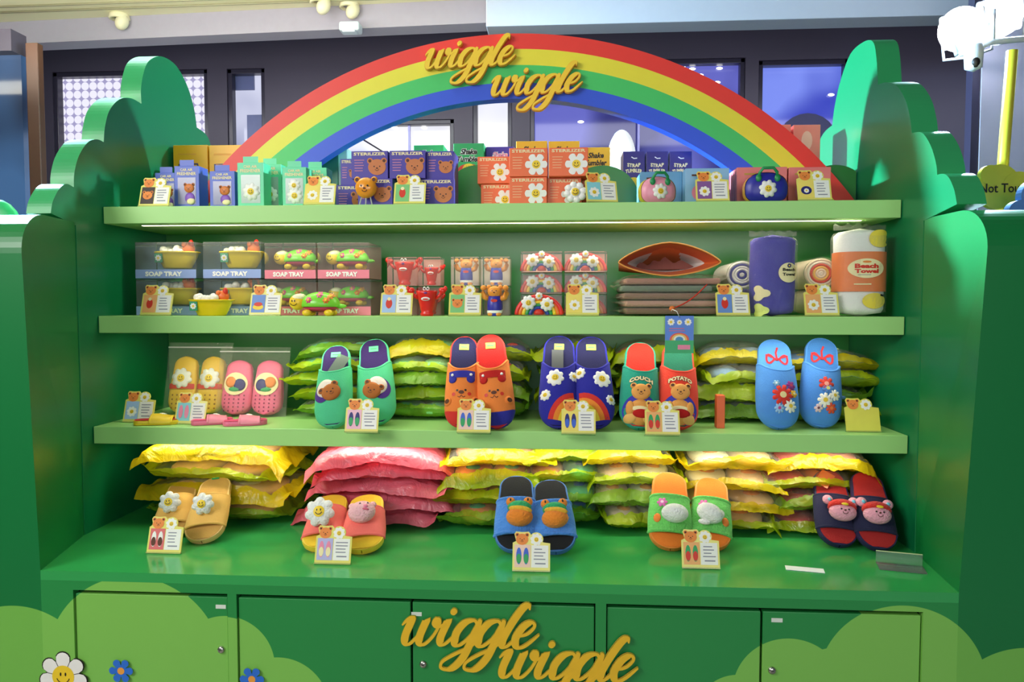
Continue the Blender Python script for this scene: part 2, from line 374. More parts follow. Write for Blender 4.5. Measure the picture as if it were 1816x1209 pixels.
# left side screen and brown post
b = MB(); a = rect(-140, 57, 104, 560, 3.4); b.box(((a[0] + a[1]) / 2, 3.4, (a[2] + a[3]) / 2), (a[1] - a[0], .04, a[3] - a[2]), glow_mat('left_screen_glow', 'noise', C('0a1830'), C('4a7ab0'), .6))
s_ = b.obj('panel'); r_ = thing('display_screen', 'tall glowing blue and teal screen at the far left behind the green side panel', 'screen'); s_.parent = r_
b = MB(); 
p0 = AY(48, 80, 3.35); b.box((p0.x + .02, 3.37, 1.35), (.06, .04, 2.7), M('brown_wood_post', C('4a2c1c'), .5, vary=.2, scale=8), .004)
b.box((a[0] / 2 + a[1] / 2, 3.37, a[3] + .05), (a[1] - a[0], .1, .1), M('dark_facade', None)); b.obj('frame', r_)
# ceilings
WHT = M('ceiling_white', C('9c9aa0'), .7, vary=.03); CRM = M('ceiling_cream', C('e9e2bd'), .7, vary=.05, scale=3); LAV = M('fascia_lavender', C('a7a2b4'), .6, vary=.04)
def slab(b, pts, z0, z1, m): b.prism([(p[0], p[1]) for p in pts], lambda u, v, h=0: Vector((u, v, h)), z0, z1, m)
l0 = AZ(-200, 88, 2.96); l1 = AZ(868, 40, 2.96)
b = MB()
slab(b, [(l0.x, l0.y), (l1.x, l1.y), (l1.x, l1.y + .12), (l0.x, l0.y + .12)], 2.96, 3.085, LAV)
struct(b, 'trim_1')
b = MB(); slab(b, [(-5, .5), (.0, .5), (l1.x, l1.y + .02), (l0.x, l0.y + .02)], 3.085, 3.15, CRM)
for k, (a0, a1) in enumerate(((22, 14), (12, 4))):
    q0 = AZ(-150, a0 + 4, 3.085); q1 = AZ(850, a1 - 24, 3.085)
    b.tube([(q0.x, q0.y, 3.08), (q1.x, q1.y, 3.08)], .006, M('cove_line', C('9c987c'), .6), 6)
struct(b, 'ceiling')
r0 = AY(862, 47, 3.75); r1 = AY(1990, 47, 3.75)
b = MB(); b.box(((r0.x + 3.4) / 2, 3.82, r0.z + .35), (3.4 - r0.x, .14, .7), WHT, .004)
struct(b, 'trim_2')
# spot heads under the cream ceiling, and a sensor
def spot(px, py, sc_=1.0, lab=''):
    c = AZ(px, py, 3.06); t = thing('ceiling_spotlight', lab, 'light', (c.x, c.y, 3.06), group=None)
    b = MB(); b.lathe([(.05, .025), (.055, .0), (.042, -.004), (.04, .012)], CRM, 20); b.obj('ring', t)
    b = MB(); b.ell((.02, -.01, -.02), (.035, .035, .045), M('spot_head_cream', C('e6e0c0'), .4), 16, 10, Matrix.Rotation(.5, 3, 'Y')); b.obj('head', t)
spot(212, 34, 1, 'cream swivel spotlight in the ceiling at the far left')
spot(568, 6, 1, 'cream swivel ceiling spotlight, left of the two close together')
spot(620, 14, 1, 'cream swivel ceiling spotlight, right of the two close together')
c = AY(622, 50, 3.9); b = MB(); b.box((0, 0, 0), (.11, .08, .05), M('sensor_white', C('c9d6e2'), .4), .012); b.box((0, -.02, -.028), (.07, .05, .012), M('sensor_white', None), .004)
tag(b.obj('ceiling_sensor', loc=c), 'small white box sensor hanging under the ceiling edge above the arch', 'sensor')
# grey column to the right
b = MB(); cA = AY(1736, 300, 3.3); b.box((cA.x + .5, 3.36, 1.8), (1.0, .12, 3.6), M('column_grey', C('8c8a9c'), .45, vary=.03)); b.box((cA.x - .02, 3.33, 1.8), (.03, .05, 3.6), FR)
struct(b, 'trim_3')
# ================================================================== DISPLAY UNIT
def hills_mat(name, base, hill, circles, blueish=False, rough=.35):
    """painted panel whose printed hills are a union of discs in world x,z"""
    m = bpy.data.materials.new(name); m.use_nodes = True; nt = m.node_tree; N = nt.nodes; L = nt.links
    p = N['Principled BSDF']; p.inputs['Roughness'].default_value = rough
    g = N.new('ShaderNodeNewGeometry'); sp = N.new('ShaderNodeSeparateXYZ'); L.new(g.outputs['Position'], sp.inputs[0])
    cur = None
    for cx, cz, rr in circles:
        o = []
        for ax, c in (('X', cx), ('Z', cz)):
            a = N.new('ShaderNodeMath'); a.operation = 'SUBTRACT'; a.inputs[1].default_value = c; L.new(sp.outputs[ax], a.inputs[0])
            k = N.new('ShaderNodeMath'); k.operation = 'MULTIPLY'; L.new(a.outputs[0], k.inputs[0]); L.new(a.outputs[0], k.inputs[1]); o.append(k)
        s = N.new('ShaderNodeMath'); L.new(o[0].outputs[0], s.inputs[0]); L.new(o[1].outputs[0], s.inputs[1])
        t = N.new('ShaderNodeMath'); t.operation = 'LESS_THAN'; t.inputs[1].default_value = rr * rr; L.new(s.outputs[0], t.inputs[0])
        if cur is None: cur = t
        else:
            q = N.new('ShaderNodeMath'); q.operation = 'MAXIMUM'; L.new(cur.outputs[0], q.inputs[0]); L.new(t.outputs[0], q.inputs[1]); cur = q
    mx = N.new('ShaderNodeMix'); mx.data_type = 'RGBA'; mx.inputs[6].default_value = tuple(lin(v) for v in base) + (1,); mx.inputs[7].default_value = tuple(lin(v) for v in hill) + (1,)
    L.new(cur.outputs[0], mx.inputs[0]); L.new(mx.outputs[2], p.inputs['Base Color']); return m
def cpx(px, py, rpx, Y=1.612):
    a = AY(px, py, Y); e = AY(px + rpx, py, Y); return (a.x, a.z, e.x - a.x)
CIRC = [cpx(30, 1225, 148), cpx(238, 1180, 156), cpx(400, 1180, 86), cpx(495, 1255, 88), cpx(590, 1290, 75), cpx(1270, 1290, 60), cpx(1310, 1270, 75), cpx(1400, 1230, 101), cpx(1600, 1215, 150), cpx(1820, 1290, 152), cpx(240, 1290, 150), cpx(1500, 1290, 150), cpx(60, 1330, 170)]
PRINT = hills_mat('cabinet_print', C('268c44'), C('80c254'), CIRC)
GP = M('green_paint', C('2c7a34'), .3, vary=.05, scale=4)
GW = M('wing_green_paint', C('0c7042'), .28, vary=.05, scale=3)
GE = M('wing_edge_green', C('2f9a5c'), .35, vary=.04, scale=4)
SH = M('shelf_light_green', C('a8de84'), .4, vary=.03, scale=6)
DK = M('gap_shade_dark', C('04240e'), .7)  # near-black carcass colour, holds the shade of the door gaps
# side panels with stepped cloud-like tops
def xw(y, side):   # the panels close in slightly towards the front
    t = max(0, min(1, (1.87 - y) / .258))
    return (XL + .068 * t) if side < 0 else (XR - .03 * t)
def wing(side, steps, label):
    r = thing('side_panel', label, 'panel', (XL if side < 0 else XR, 2.0, 0), group='stepped green side panels')
    X0 = XL if side < 0 else XR
    def mk(name, pts, th, m):
        b = MB(); pts = [p for p in pts]
        S = lambda y, z, h: Vector(((xw(y, side) + side * (.05 if side > 0 else .028) * max(0, z - .85) * max(0, min(1, (1.87 - y) / .258)) if name == 'front_panel' else X0) + side * h * (1 + (.36 * max(0, 1.72 - z) if name == 'front_panel' else 0)) - X0, y - 2.0, z))
        b.prism(pts, S, 0, th, m, GE if name == 'panel' else m); return b.obj(name, r)
    return r, mk
def arcs(pts_px, X):
    out = []
    for seg in pts_px:
        s = [AX(px, py, X) for px, py in seg]; s = [(p.y, p.z) for p in s]; out += cat(s, 5)
    return out
LW = [[(374, 262), (371, 248), (363, 236), (349, 226)], [(349, 226), (344, 192), (332, 152), (312, 116), (286, 100), (264, 108), (254, 132), (250, 160), (251, 184)],
      [(251, 184), (232, 174), (212, 176), (194, 196), (186, 226), (184, 252)], [(184, 252), (172, 247), (156, 252), (140, 276), (132, 306), (131, 332)],
      [(131, 332), (118, 326), (106, 334), (94, 356), (90, 378)]]
top = arcs(LW, XL)
r, mk = wing(-1, None, 'green side panel with stepped rounded top on the left of the display')
y5, z5 = top[-1]
mk('panel', [(2.72, .0), (2.72, top[0][1] - .0)] + top + [(1.875, z5 - .02), (1.875, 0)], .065, GW)
def front_hump(side, y0, z_in):
    pts = [(1.87, 0), (1.87, .85), (1.87, z_in)]
    for k in range(13):
        a = PI / 2 * k / 12; pts.append((1.72 - math.sin(a) * (1.72 - y0), z_in - .10 + math.cos(a) * .10))
    return pts + [(y0, .85), (y0, 0)]
mk('front_panel', front_hump(-1, 1.612, AX(80, 380, -1.24).z), .10, hills_mat('left_post_print', C('0e7438'), C('74b84c'), CIRC))
RW = [[(1452, 262), (1455, 246), (1464, 232), (1476, 222)], [(1476, 222), (1480, 190), (1490, 145), (1508, 96), (1532, 74), (1548, 74), (1554, 100), (1557, 150)],
      [(1557, 150), (1572, 146), (1590, 152), (1606, 178), (1614, 210), (1617, 236)], [(1617, 236), (1630, 234), (1640, 240), (1652, 262), (1660, 290), (1662, 310)],
      [(1662, 310), (1672, 308), (1682, 314), (1692, 336), (1697, 362)]]
top = arcs(RW, XR)
r, mk = wing(1, None, 'green side panel with stepped rounded top on the right of the display')
y5, z5 = top[-1]
mk('panel', [(2.72, 0), (2.72, top[0][1])] + top + [(1.875, z5 - .02), (1.875, 0)], .065, GW)
mk('front_panel', front_hump(1, 1.612, AX(1712, 366, .87).z), .12, hills_mat('right_post_print', C('0e7438'), C('74b84c'), CIRC))
# cabinet
r = thing('display_cabinet', 'green cabinet with printed hills and lockable doors under the shelves', 'cabinet', (0, 1.8, 0))
O = Vector((0, 1.8, 0))
def pz(px, py): return AY(px, py, 1.612)
b = MB(); xl, xr = xw(1.612, -1) , xw(1.612, 1)
pts = [(xl, 1.612), (xr, 1.612), (XR, 1.87), (XR, YB), (XL, YB), (XL, 1.87)]
b.prism([(p[0], p[1] - 1.8) for p in pts], lambda u, v, h=0: Vector((u, v, h)), .828, .85, M('deck_green', C('34a052'), .14, vary=.05, scale=3)); b.obj('deck', r)
ztop = .85 - .044
b = MB(); b.box(((xl + xr) / 2, .05 + 1.64 - 1.8 + .27, .4), (xr - xl, .6, .8), DK); b.obj('carcass', r)
b = MB(); dz0, dz1 = .10, ztop
b.box(((xl + xr) / 2, 1.622 - 1.8, (.828 + ztop) / 2 ), (xr - xl, .02, .828 - ztop + .0), PRINT)
dx = [pz(131, 1100).x, pz(404, 1100).x, pz(420, 1100).x, pz(729, 1100).x, pz(1056, 1100).x, pz(1075, 1100).x, pz(1352, 1100).x, pz(1637, 1100).x]
for a0, a1 in ((xl, dx[0]), (dx[1], dx[2]), (dx[4], dx[5]), (dx[7], xr)):
    b.box(((a0 + a1) / 2, 1.622 - 1.8, ztop / 2), (a1 - a0, .02, ztop), PRINT)
b.obj('face_frame', r)
METAL = M('lock_metal', C('c9c6bc'), .25, metal=1)
def door(a0, a1, lock, stick, zt):
    b = MB(); b.box(((a0 + a1) / 2, 1.626 - 1.8, (zt + .05) / 2), (a1 - a0 - .005, .018, zt - .05), PRINT, .0015); d = b.obj('door', r)
    if lock:
        c = pz(*lock); l = MB(); l.lathe([(0, .006), (.006, .006), (.0085, .003), (.009, 0)], METAL, 16); l.box((0, 0, .0065), (.006, .0015, .001), BLACK)
        l.obj('lock', d, (c.x, 1.617 - 1.8, c.z), (PI / 2, 0, 0))
    if stick:
        c = pz(*stick); l = MB(); l.box((c.x, 1.6165 - 1.8, c.z), (.024, .001, .009), M('sticker_white', C('dfe6d8'), .4)); l.obj('sticker', d)
zt = ztop - .010
door(dx[0], dx[1], (391, 1153), (390, 1077), zt); door(dx[2], dx[3], None, None, zt); door(dx[3], dx[4], (750, 1179), (738, 1090), zt)
door(dx[5], dx[6], None, None, zt); door(dx[6], dx[7], (1370, 1190), (1379, 1101), zt)
# printed flowers
S = lambda u, v, h=0: Vector((u, 1.6115 - 1.8 - h, v))
b = MB(); c = pz(113, 1199)
S2 = lambda u, v, h=0: Vector((u, 1.6115 - 1.8 - h, v))
b.disc(S2, c.x, c.z, petals(.061, 7, .3, .22), .0005, BLACK, 0, n=56); b.disc(S2, c.x, c.z, petals(.058, 7, .32, .22), .0011, WHITE, 0, n=56)
for k in range(7):
    a = k * 2 * PI / 7 - .22 + PI / 7 + 0; b.stroke(S2, [(c.x + q * math.cos(a), c.z + q * math.sin(a)) for q in (.024, .043)], .0015, .0013, BLACK)
b.disc(S2, c.x, c.z, .027, .0015, YEL, 0, n=24)
for sx in (-1, 1): b.disc(S2, c.x + sx * .006, c.z + .006, (.002, .0045), .002, BLACK, 0, n=10, rings=1)
b.stroke(S2, [(c.x + .016 * math.cos(t), c.z + .001 + .016 * math.sin(t)) for t in [PI * (1.1 + .8 * i / 10) for i in range(11)]], .002, .002, BLACK)
b.obj('printed_daisy', r)
for px, py in ((215, 1189), (447, 1204)):
    b = MB(); c = pz(px, py); b.disc(S2, c.x, c.z, petals(.029, 6, .42, 0), .0008, M('flower_blue', C('2b6fd0'), .45), 0, n=48); b.disc(S2, c.x, c.z, .0085, .0012, M('flower_orange', C('f0a040'), .5), 0)
    b.obj('printed_blue_flower', r)
for (x0, y0, s) in ((710, 1140, 45), (882, 1198, 45)):
    b = MB(); c = pz(x0, y0); k = pz(x0, y0 - s).z - c.z
    script(b, S2, c.x, c.z, k, .0002, .0006, M('gold_vinyl_edge', C('7a9a2c'), .5), AMBER, .035, .0); script(b, S2, c.x, c.z, k, .0022, .0030, M('gold_vinyl', C('eebc28'), .4), AMBER, 0, .0)
    b.obj('printed_word', r)
# back panel
b = MB(); b.box(((XL + XR) / 2, YB + .02, .95), (XR - XL - .002, .04, 1.55), GP); 
r = thing('back_panel', 'green back panel of the niche behind all the shelves, with rounded hills above', 'panel', (0, 0, 0)); b.obj('panel', r)
YH = 2.285
for px, py, rp in ((848, 352, 62), (1068, 356, 66), (1480, 350, 62), (330, 352, 60)):
    b = MB(); c = AY(px, py, YH); q = AY(px + rp, py, YH).x - c.x
    pts = [(c.x + q * math.cos(PI * k / 24), max(1.747, c.z + q * .95 * math.sin(PI * k / 24))) for k in range(25)]
    pts = [(c.x + q, 1.746)] + pts + [(c.x - q, 1.746)]; pts = [(max(XL + .004, min(XR - .004, p[0])), p[1]) for p in pts]
    b.prism(pts, flat(YH), -.025, 0, GP); b.obj('hill_cutout', r)
# upper ledge behind the arch
b = MB(); b.box(((XL + XR) / 2, 2.53, 1.722), (XR - XL - .004, .37, .045), GP); b.obj('rear_ledge', r)
# shelves with lamps
LED = M('led_strip_glow', C('fff3d0'), .5, emit=9)
for n in (1, 2, 3):
    y0, z = YF[n], ZS[n]
    nm = {1: 'top', 2: 'middle', 3: 'lowest'}[n]
    r = thing('shelf', 'light green %s shelf board running the full width of the niche' % nm, 'shelf', ((XL + XR) / 2, (y0 + YB) / 2, z), group='light green shelf boards')
    b = MB(); b.box((0, 0, -.0235), (XR - XL - .004, YB - y0 - .002, .047), SH, .0015); b.obj('board', r)
    b = MB(); yy = y0 + .06 - (y0 + YB) / 2
    b.box((0, yy, -.0468), (XR - XL - .16, .008, .002), LED, .0); b.obj('led_strip', r)
    a = area('shelf_led_light', (0, yy, -.052), (0, yy, -1), XR - XL - .2, .02, {1: 2.2, 2: 2.2, 3: 2.3}[n], (1, .95, .78)); a.parent = r
    a.rotation_euler = (R(14), 0, 0)
    if n < 3:
        for sx in (-1, 1):
            l = bpy.data.lights.new('led_end_light', 'SPOT'); l.energy = 1.6; l.spot_size = R(50); l.spot_blend = .8; l.color = (.8, 1, .6); l.shadow_soft_size = .01
            o = bpy.data.objects.new('led_end_light', l); col.objects.link(o); o.parent = r; o.location = (sx * (XR - XL - .14) / 2, .1, -.06); o.rotation_euler = (R(20), 0, 0)
# ---- rainbow arch
YR = 2.262
cc = AY(908, 800, YR); k0 = (AY(908, 700, YR).z - cc.z) / 100
r = thing('rainbow_arch', 'rainbow arch board standing over the top shelf with raised gold script lettering', 'arch', (cc.x, YR, 1.745))
BANDS = [('red_band', 723, 697, 'ee3a30'), ('yellow_band', 697, 670, 'ecdf3a'), ('green_band', 670, 640, '45c765'), ('blue_band', 640, 613, '2f57d8')]
zc = cc.z - 1.745
for nm, ro, ri, hx in BANDS:
    b = MB(); m = M('arch_' + nm, C(hx), .45, vary=.03); n = 96
    ro *= k0; ri *= k0
    def ring(rad):
        a0 = math.asin((.002 - zc) / rad); return [(rad * math.cos(a0 + (PI - 2 * a0) * i / n), zc + rad * math.sin(a0 + (PI - 2 * a0) * i / n)) for i in range(n + 1)]
    o_, i_ = ring(ro), ring(ri)
    vs = [Vector((p[0], 0, p[1])) for p in o_ + i_] + [Vector((p[0], .045, p[1])) for p in o_ + i_]; N_ = n + 1
    fs = [[i, i + 1, N_ + i + 1, N_ + i] for i in range(n)] + [[2 * N_ + i + 1, 2 * N_ + i, 3 * N_ + i, 3 * N_ + i + 1] for i in range(n)]
    fs += [[i, i + 1, 2 * N_ + i + 1, 2 * N_ + i] for i in range(n)] + [[N_ + i, N_ + i + 1, 3 * N_ + i + 1, 3 * N_ + i] for i in range(n)]
    fs += [[0, N_, 3 * N_, 2 * N_], [n, N_ + n, 3 * N_ + n, 2 * N_ + n]]
    b.add(vs, fs, m); b.obj(nm, r)
for x0, y0, s in ((751, 118, 31), (869, 166, 31)):
    b = MB(); c = AY(x0, y0, YR - .03); k = AY(x0, y0 - s, YR - .03).z - c.z
    Sx = lambda u, v, h=0: Vector((u - cc.x, -h, v - 1.745))
    script(b, Sx, c.x, c.z, k, .004, .014, AMBER, AMBER, .05, .03); script(b, Sx, c.x, c.z, k, .016, .0185, GOLD, GOLD, 0, .03); b.obj('lettering', r)
#PART2
# ================================================================== LAMPS, SIGNS BESIDE THE UNIT
def flood(name, loc, tgt, label, power, seen=140, cc=(.55, .8, 1)):
    r = thing('flood_lamp', label, 'lamp', loc); r.rotation_euler = (Vector(tgt) - Vector(loc)).to_track_quat('-Y', 'Z').to_euler()
    b = MB(); b.box((0, .04, 0), (.16, .06, .13), M('lamp_housing', C('c8ccd6'), .4), .01)
    for k in range(5): b.box((-.06 + k * .03, .08, 0), (.006, .03, .11), M('lamp_housing', None))
    b.obj('housing', r)
    b = MB(); b.disc(flat(.004), 0, 0, .082, .006, M('flood_glow', C('ffffff'), .4, emit=60), .004, n=32); b.obj('lens', r)
    b = MB(); b.tube([(-.085, .05, 0), (-.085, .05, -.1), (0, .05, -.11), (.085, .05, -.1), (.085, .05, 0)], .006, M('lamp_housing', None), 8); b.obj('bracket', r)
    l = bpy.data.lights.new('flood_light', 'SPOT'); l.energy = power; l.spot_size = R(seen); l.spot_blend = .5; l.color = cc; l.shadow_soft_size = .07
    o = bpy.data.objects.new('flood_light', l); col.objects.link(o); o.parent = r; o.location = (0, -.03, 0); o.rotation_euler = (-PI / 2, 0, 0)
flood('a', AY(1704, 52, 3.0), (-.5, 1.0, 1.6), 'blazing white floodlight on the white rail, left of the two', 400)
flood('b', AY(1772, 28, 3.1), (.2, .2, 1.4), 'blazing white floodlight on the white rail, right of the two', 150)
flood('c', (-2.7, 2.8, 2.75), (1.0, 2.2, 1.95), 'floodlight beyond the left edge behind the green side panel', 3300, 80, (.45, .75, 1))
b = MB(); RW_ = M('rail_white', C('d8dde6'), .35)
p0, p1, p2 = AY(1698, 98, 2.95), AY(1760, 74, 2.95), AY(1900, 62, 2.95)
b.tube([p0, p1, p2], .012, RW_, 8); b.tube([p0, p0 + Vector((-.02, .02, .1))], .01, RW_, 8); b.tube([p1, p1 + Vector((0, 0, .12))], .01, RW_, 8); b.tube([p2, (p2.x, p2.y, 3.4)], .01, RW_, 8)
tag(b.obj('light_rail'), 'white metal rail below the floodlights at the upper right', 'rail')
c = AY(1727, 92, 2.93); r = thing('dome_camera', 'white dome camera hanging under the white rail at upper right', 'camera', c)
b = MB(); b.lathe([(0, .03), (.03, .03), (.034, .0), (.03, -.06), (.0, -.075)], RW_, 20); b.obj('body', r)
b = MB(); b.ell((-.004, -.022, -.045), (.016, .014, .02), BLACK, 14, 8); b.obj('lens', r)
def cloud(b, S, blobs, h0, h1, m):
    for i, (x, y, q) in enumerate(blobs): b.prism([(x + q * math.cos(2 * PI * k / 32), y + q * math.sin(2 * PI * k / 32)) for k in range(32)], S, h0 + .0007 * i, h1 + .0007 * i, m)
YC = 2.55
def cl(lst, Y=YC):
    o = []
    for px, py, q in lst: a = AY(px, py, Y); o.append((a.x, a.z, AY(px + q, py, Y).x - a.x))
    return o
YS = M('sign_yellow', C('d8cc3a'), .45); r = thing('warning_sign', 'yellow cloud shaped sign with black words on a yellow pole at right', 'sign', (0, 0, 0))
b = MB(); cloud(b, flat(YC), cl([(1766, 328, 36), (1762, 345, 28), (1800, 335, 30), (1830, 335, 34), (1750, 312, 18)]), 0, .02, YS); b.obj('board', r)
b = MB(); p = AY(1778, 300, YC + .03); q = AY(1795, 90, YC + .03); b.tube([(p.x - .02, YC + .03, 0.0), (p.x, YC + .03, p.z), (q.x, YC + .03, q.z)], .017, YS, 12); b.obj('pole', r)
b = MB(); a = AY(1800, 333, YC - .025); e = AY(1738, 333, YC - .025); text(b, flat(YC - .0245), 'Not Touch', e.x + (a.x - e.x) * .72, a.z, (a.x - e.x) * 1.44, .030, .0, BLACK, 0, .012); b.obj('words', r)
b = MB(); cloud(b, flat(2.35), cl([(1832, 350, 32), (1800, 378, 22), (1830, 390, 34)], 2.35), 0, .03, M('cloud_blue', C('6a8fd8'), .4))
a = AY(1822, 400, 2.365); b.box((a.x, 2.365, a.z / 2), (.06, .02, a.z), M('cloud_blue', None)); tag(b.obj('blue_cloud_board'), 'blue cloud cut-out board partly covering the yellow sign at right', 'board')
b = MB(); cloud(b, flat(2.25), cl([(1800, 440, 46), (1830, 450, 50), (1818, 410, 30)], 2.25), 0, .03, M('hill_teal', C('1c8a6c'), .4)); a = AY(1812, 430, 2.25)
b.box((a.x + .06, 2.265, a.z / 2), (.16, .03, a.z), M('hill_teal', None)); tag(b.obj('teal_hill_board'), 'teal hill cut-out board beside the right side panel below the blue cloud', 'board')
b = MB(); a = AY(-8, 405, 2.15); b.ell((a.x, a.y, a.z), (.085, .03, .09), M('far_green', C('1fa060'), .4)); b.box((a.x, a.y, a.z / 2), (.14, .04, a.z), M('far_green', None)); tag(b.obj('green_hill_board'), 'small rounded green board at the far left edge behind the side panel', 'board')
# ================================================================== PRICE TAGS
def fx(px, Y): return AY(px, 500, Y).x
def base(px, py, n): p = AZ(px, py, ZS[n]); return p.x, p.y
PCOL = {'blue': 'a8c4ea', 'pink': 'f0b8c8', 'red': 'e06a6a', 'orange': 'f2ae6a', 'dark': '3a2a24', 'green': '7fc47a', 'violet': '8a5a9a', 'yellow': 'f4dc6a', 'sky': '6a8fd0', 'cyan': '8ad0d8', 'lilac': 'b8b4e0', 'peach': 'f4cdb8'}
def price_tag(px, py, n, pic, kind, label, Y=None, yaw=0, back=False):
    if Y is None: x, Y = base(px, py, n)
    else: x = fx(px, Y)
    r = thing('price_tag', label, 'price tag', (x, Y, ZS[n]), (R(-17), 0, R(yaw)), 'bear and daisy price tags')
    W = .088; h0 = .064; S = flat(-.004)
    out = [(-W / 2, 0), (W / 2, 0), (W / 2, h0), (.30 * W, h0 + .002)]
    out += [(.13 * W + .0165 * math.cos(a), h0 + .008 + .0165 * math.sin(a)) for a in [R(5 + 17 * k) for k in range(9)]]
    out += [(-.1 * W + .006 * math.cos(R(a)), h0 + .02 + .006 * math.sin(R(a))) for a in (20, 70, 120)] + [(-.25 * W, h0 + .0245)] + [(-.39 * W + .006 * math.cos(R(a)), h0 + .02 + .006 * math.sin(R(a))) for a in (60, 110, 180)]
    out += [(-.41 * W, h0 + .004), (-W / 2, h0)]
    b = MB(); b.prism(out, S, -.003, 0, M('tag_yellow_board', C('eadf6e'), .35) if not back else M('tag_yellow_back', C('e6dc5a'), .35)); b.box((0, .008, .0015), (W, .03, .003), ACRYL); b.obj('board', r)
    b = MB(); bear(b, S, -.25 * W, h0 + .008, .0145, .0004); b.obj('bear_print', r)
    b = MB(); daisy(b, S, .13 * W, h0 + .008, .0145, .0004); b.obj('daisy_print', r)
    if back: return r
    b = MB(); x0, x1, y0, y1 = -.45 * W, -.02 * W, .009, h0 - .004
    cx, cy = (x0 + x1) / 2, (y0 + y1) / 2; hexc = PCOL[pic]
    b.prism([(x0, y0), (x1, y0), (x1, y1), (x0, y1)], S, 0, .0005, M('pic_' + pic, C(hexc), .5))
    if kind == 'pair':
        a = {'blue': (NAVY, PINK), 'pink': (NAVY, GRN), 'red': (WHITE, BROWN), 'orange': (GRN, RED), 'lilac': (PINK, CREAM), 'yellow': (NAVY, BLUE), 'peach': (BLUE, GRN), 'cyan': (PINK, PINK)}.get(pic, (NAVY, WHITE))
        for sx in (-1, 1):
            b.disc(S, cx + sx * .0085, cy, (.0062, .019), .0008, a[0], 0, n=16, rings=1, rim=False); b.disc(S, cx + sx * .0085, cy - .006, (.0058, .011), .0011, a[1], 0, n=16, rings=1, rim=False)
    elif kind == 'bear': bear(b, S, cx, cy, .014, .0008, m=ORANGE)
    elif kind == 'daisy': daisy(b, S, cx, cy - .004, .015, .0008)
    elif kind == 'bag': b.disc(S, cx, cy - .004, (.014, .012), .0008, NAVY, 0, n=20, rings=1, rim=False); daisy(b, S, cx, cy - .005, .007, .0011, face=False)
    elif kind == 'tub': b.disc(S, cx, cy - .01, (.015, .008), .0008, YEL, 0, n=20, rings=1, rim=False); b.disc(S, cx, cy - .002, (.012, .006), .0011, M('red_print', None), 0, n=16, rings=1, rim=False)
    elif kind == 'red': b.disc(S, cx, cy, (.009, .014), .0008, RED, 0, n=20, rings=1, rim=False); b.disc(S, cx, cy + .013, (.005, .005), .0011, CREAM, 0, n=20, rings=1, rim=False)
    b.obj('picture', r)
    b = MB(); b.prism([(0, y0), (.45 * W, y0), (.45 * W, y1 - .001), (0, y1 - .001)], S, 0, .0005, WHITE); lines(b, S, .06 * W, .4 * W, .024, y1 - .006, 4, .0008, seed=px); b.stroke(S, [(.1 * W, .018), (.38 * W, .018)], .003, .0008, GREY); b.obj('price_slip', r)
    return r
T = price_tag
T(276, 363, 1, 'dark', 'bear', 'price tag in front of the blue air freshener boxes, leftmost on the top shelf', 2.012)
T(568, 361, 1, 'yellow', 'daisy', 'yellow price tag between the green freshener boxes and the purple sterilizer boxes', 2.012)
T(727, 361, 1, 'green', 'red', 'price tag with a green picture in front of the purple sterilizer boxes', 2.012)
T(1067, 358, 1, 'cyan', 'daisy', 'slanted price tag with pale blue picture beside the white daisy ball, top shelf', 2.012, 14)
T(1262, 357, 1, 'violet', 'daisy', 'price tag with a purple picture in front of the light blue box, top shelf', 2.012)
T(1442, 357, 1, 'yellow', 'bag', 'price tag with a small navy bag picture in front of the coral boxes', 2.012)
T(275, 556, 2, 'orange', 'red', 'price tag with orange picture before the blue soap tray boxes, middle shelf', 1.975)
T(469, 556, 2, 'sky', 'tub', 'price tag with yellow tub picture between the yellow tub and the turtle, middle shelf', 1.975)
T(702, 556, 2, 'blue', 'red', 'price tag with blue picture beside the red lobster, middle shelf', 1.975)
T(824, 557, 2, 'green', 'bear', 'price tag with green picture beside the bear in blue overalls, middle shelf', 1.975)
T(1033, 557, 2, 'yellow', 'daisy', 'price tag with yellow picture in front of the rainbow boxes, middle shelf', 1.975)
T(1301, 557, 2, 'sky', 'red', 'price tag with sky blue picture standing left of the purple towel', 1.975)
T(1459, 557, 2, 'orange', 'daisy', 'price tag standing between the purple towel and the orange banded towel', 1.975)
T(245, 749, 3, 'blue', 'daisy', 'price tag with light blue picture at the far left of the lowest shelf')
T(337, 752, 3, 'cyan', 'pair', 'price tag with turquoise picture of pink sandals between the yellow and the pink small sandals')
T(641, 767, 3, 'pink', 'pair', 'price tag with pink picture in front of the green bear slippers')
T(840, 768, 3, 'peach', 'pair', 'price tag with pale pink picture in front of the orange bear slippers')
T(1026, 770, 3, 'yellow', 'pair', 'price tag with yellow picture in front of the navy daisy slippers')
T(1175, 772, 3, 'orange', 'pair', 'price tag in front of the two slippers lettered COUCH and POTATO')
T(1531, 766, 3, 'yellow', 'pair', 'blank yellow price tag with no picture right of the light blue flower slippers', back=True)
T(291, 981, 4, 'red', 'pair', 'price tag with red picture leaning on the tan daisy slides')
T(590, 1000, 4, 'lilac', 'pair', 'price tag with lilac picture leaning on the pink and yellow slides')
T(942, 1013, 4, 'peach', 'pair', 'price tag leaning on the blue furry frog slides')
T(1243, 1008, 4, 'orange', 'pair', 'price tag leaning on the green slides with orange soles')
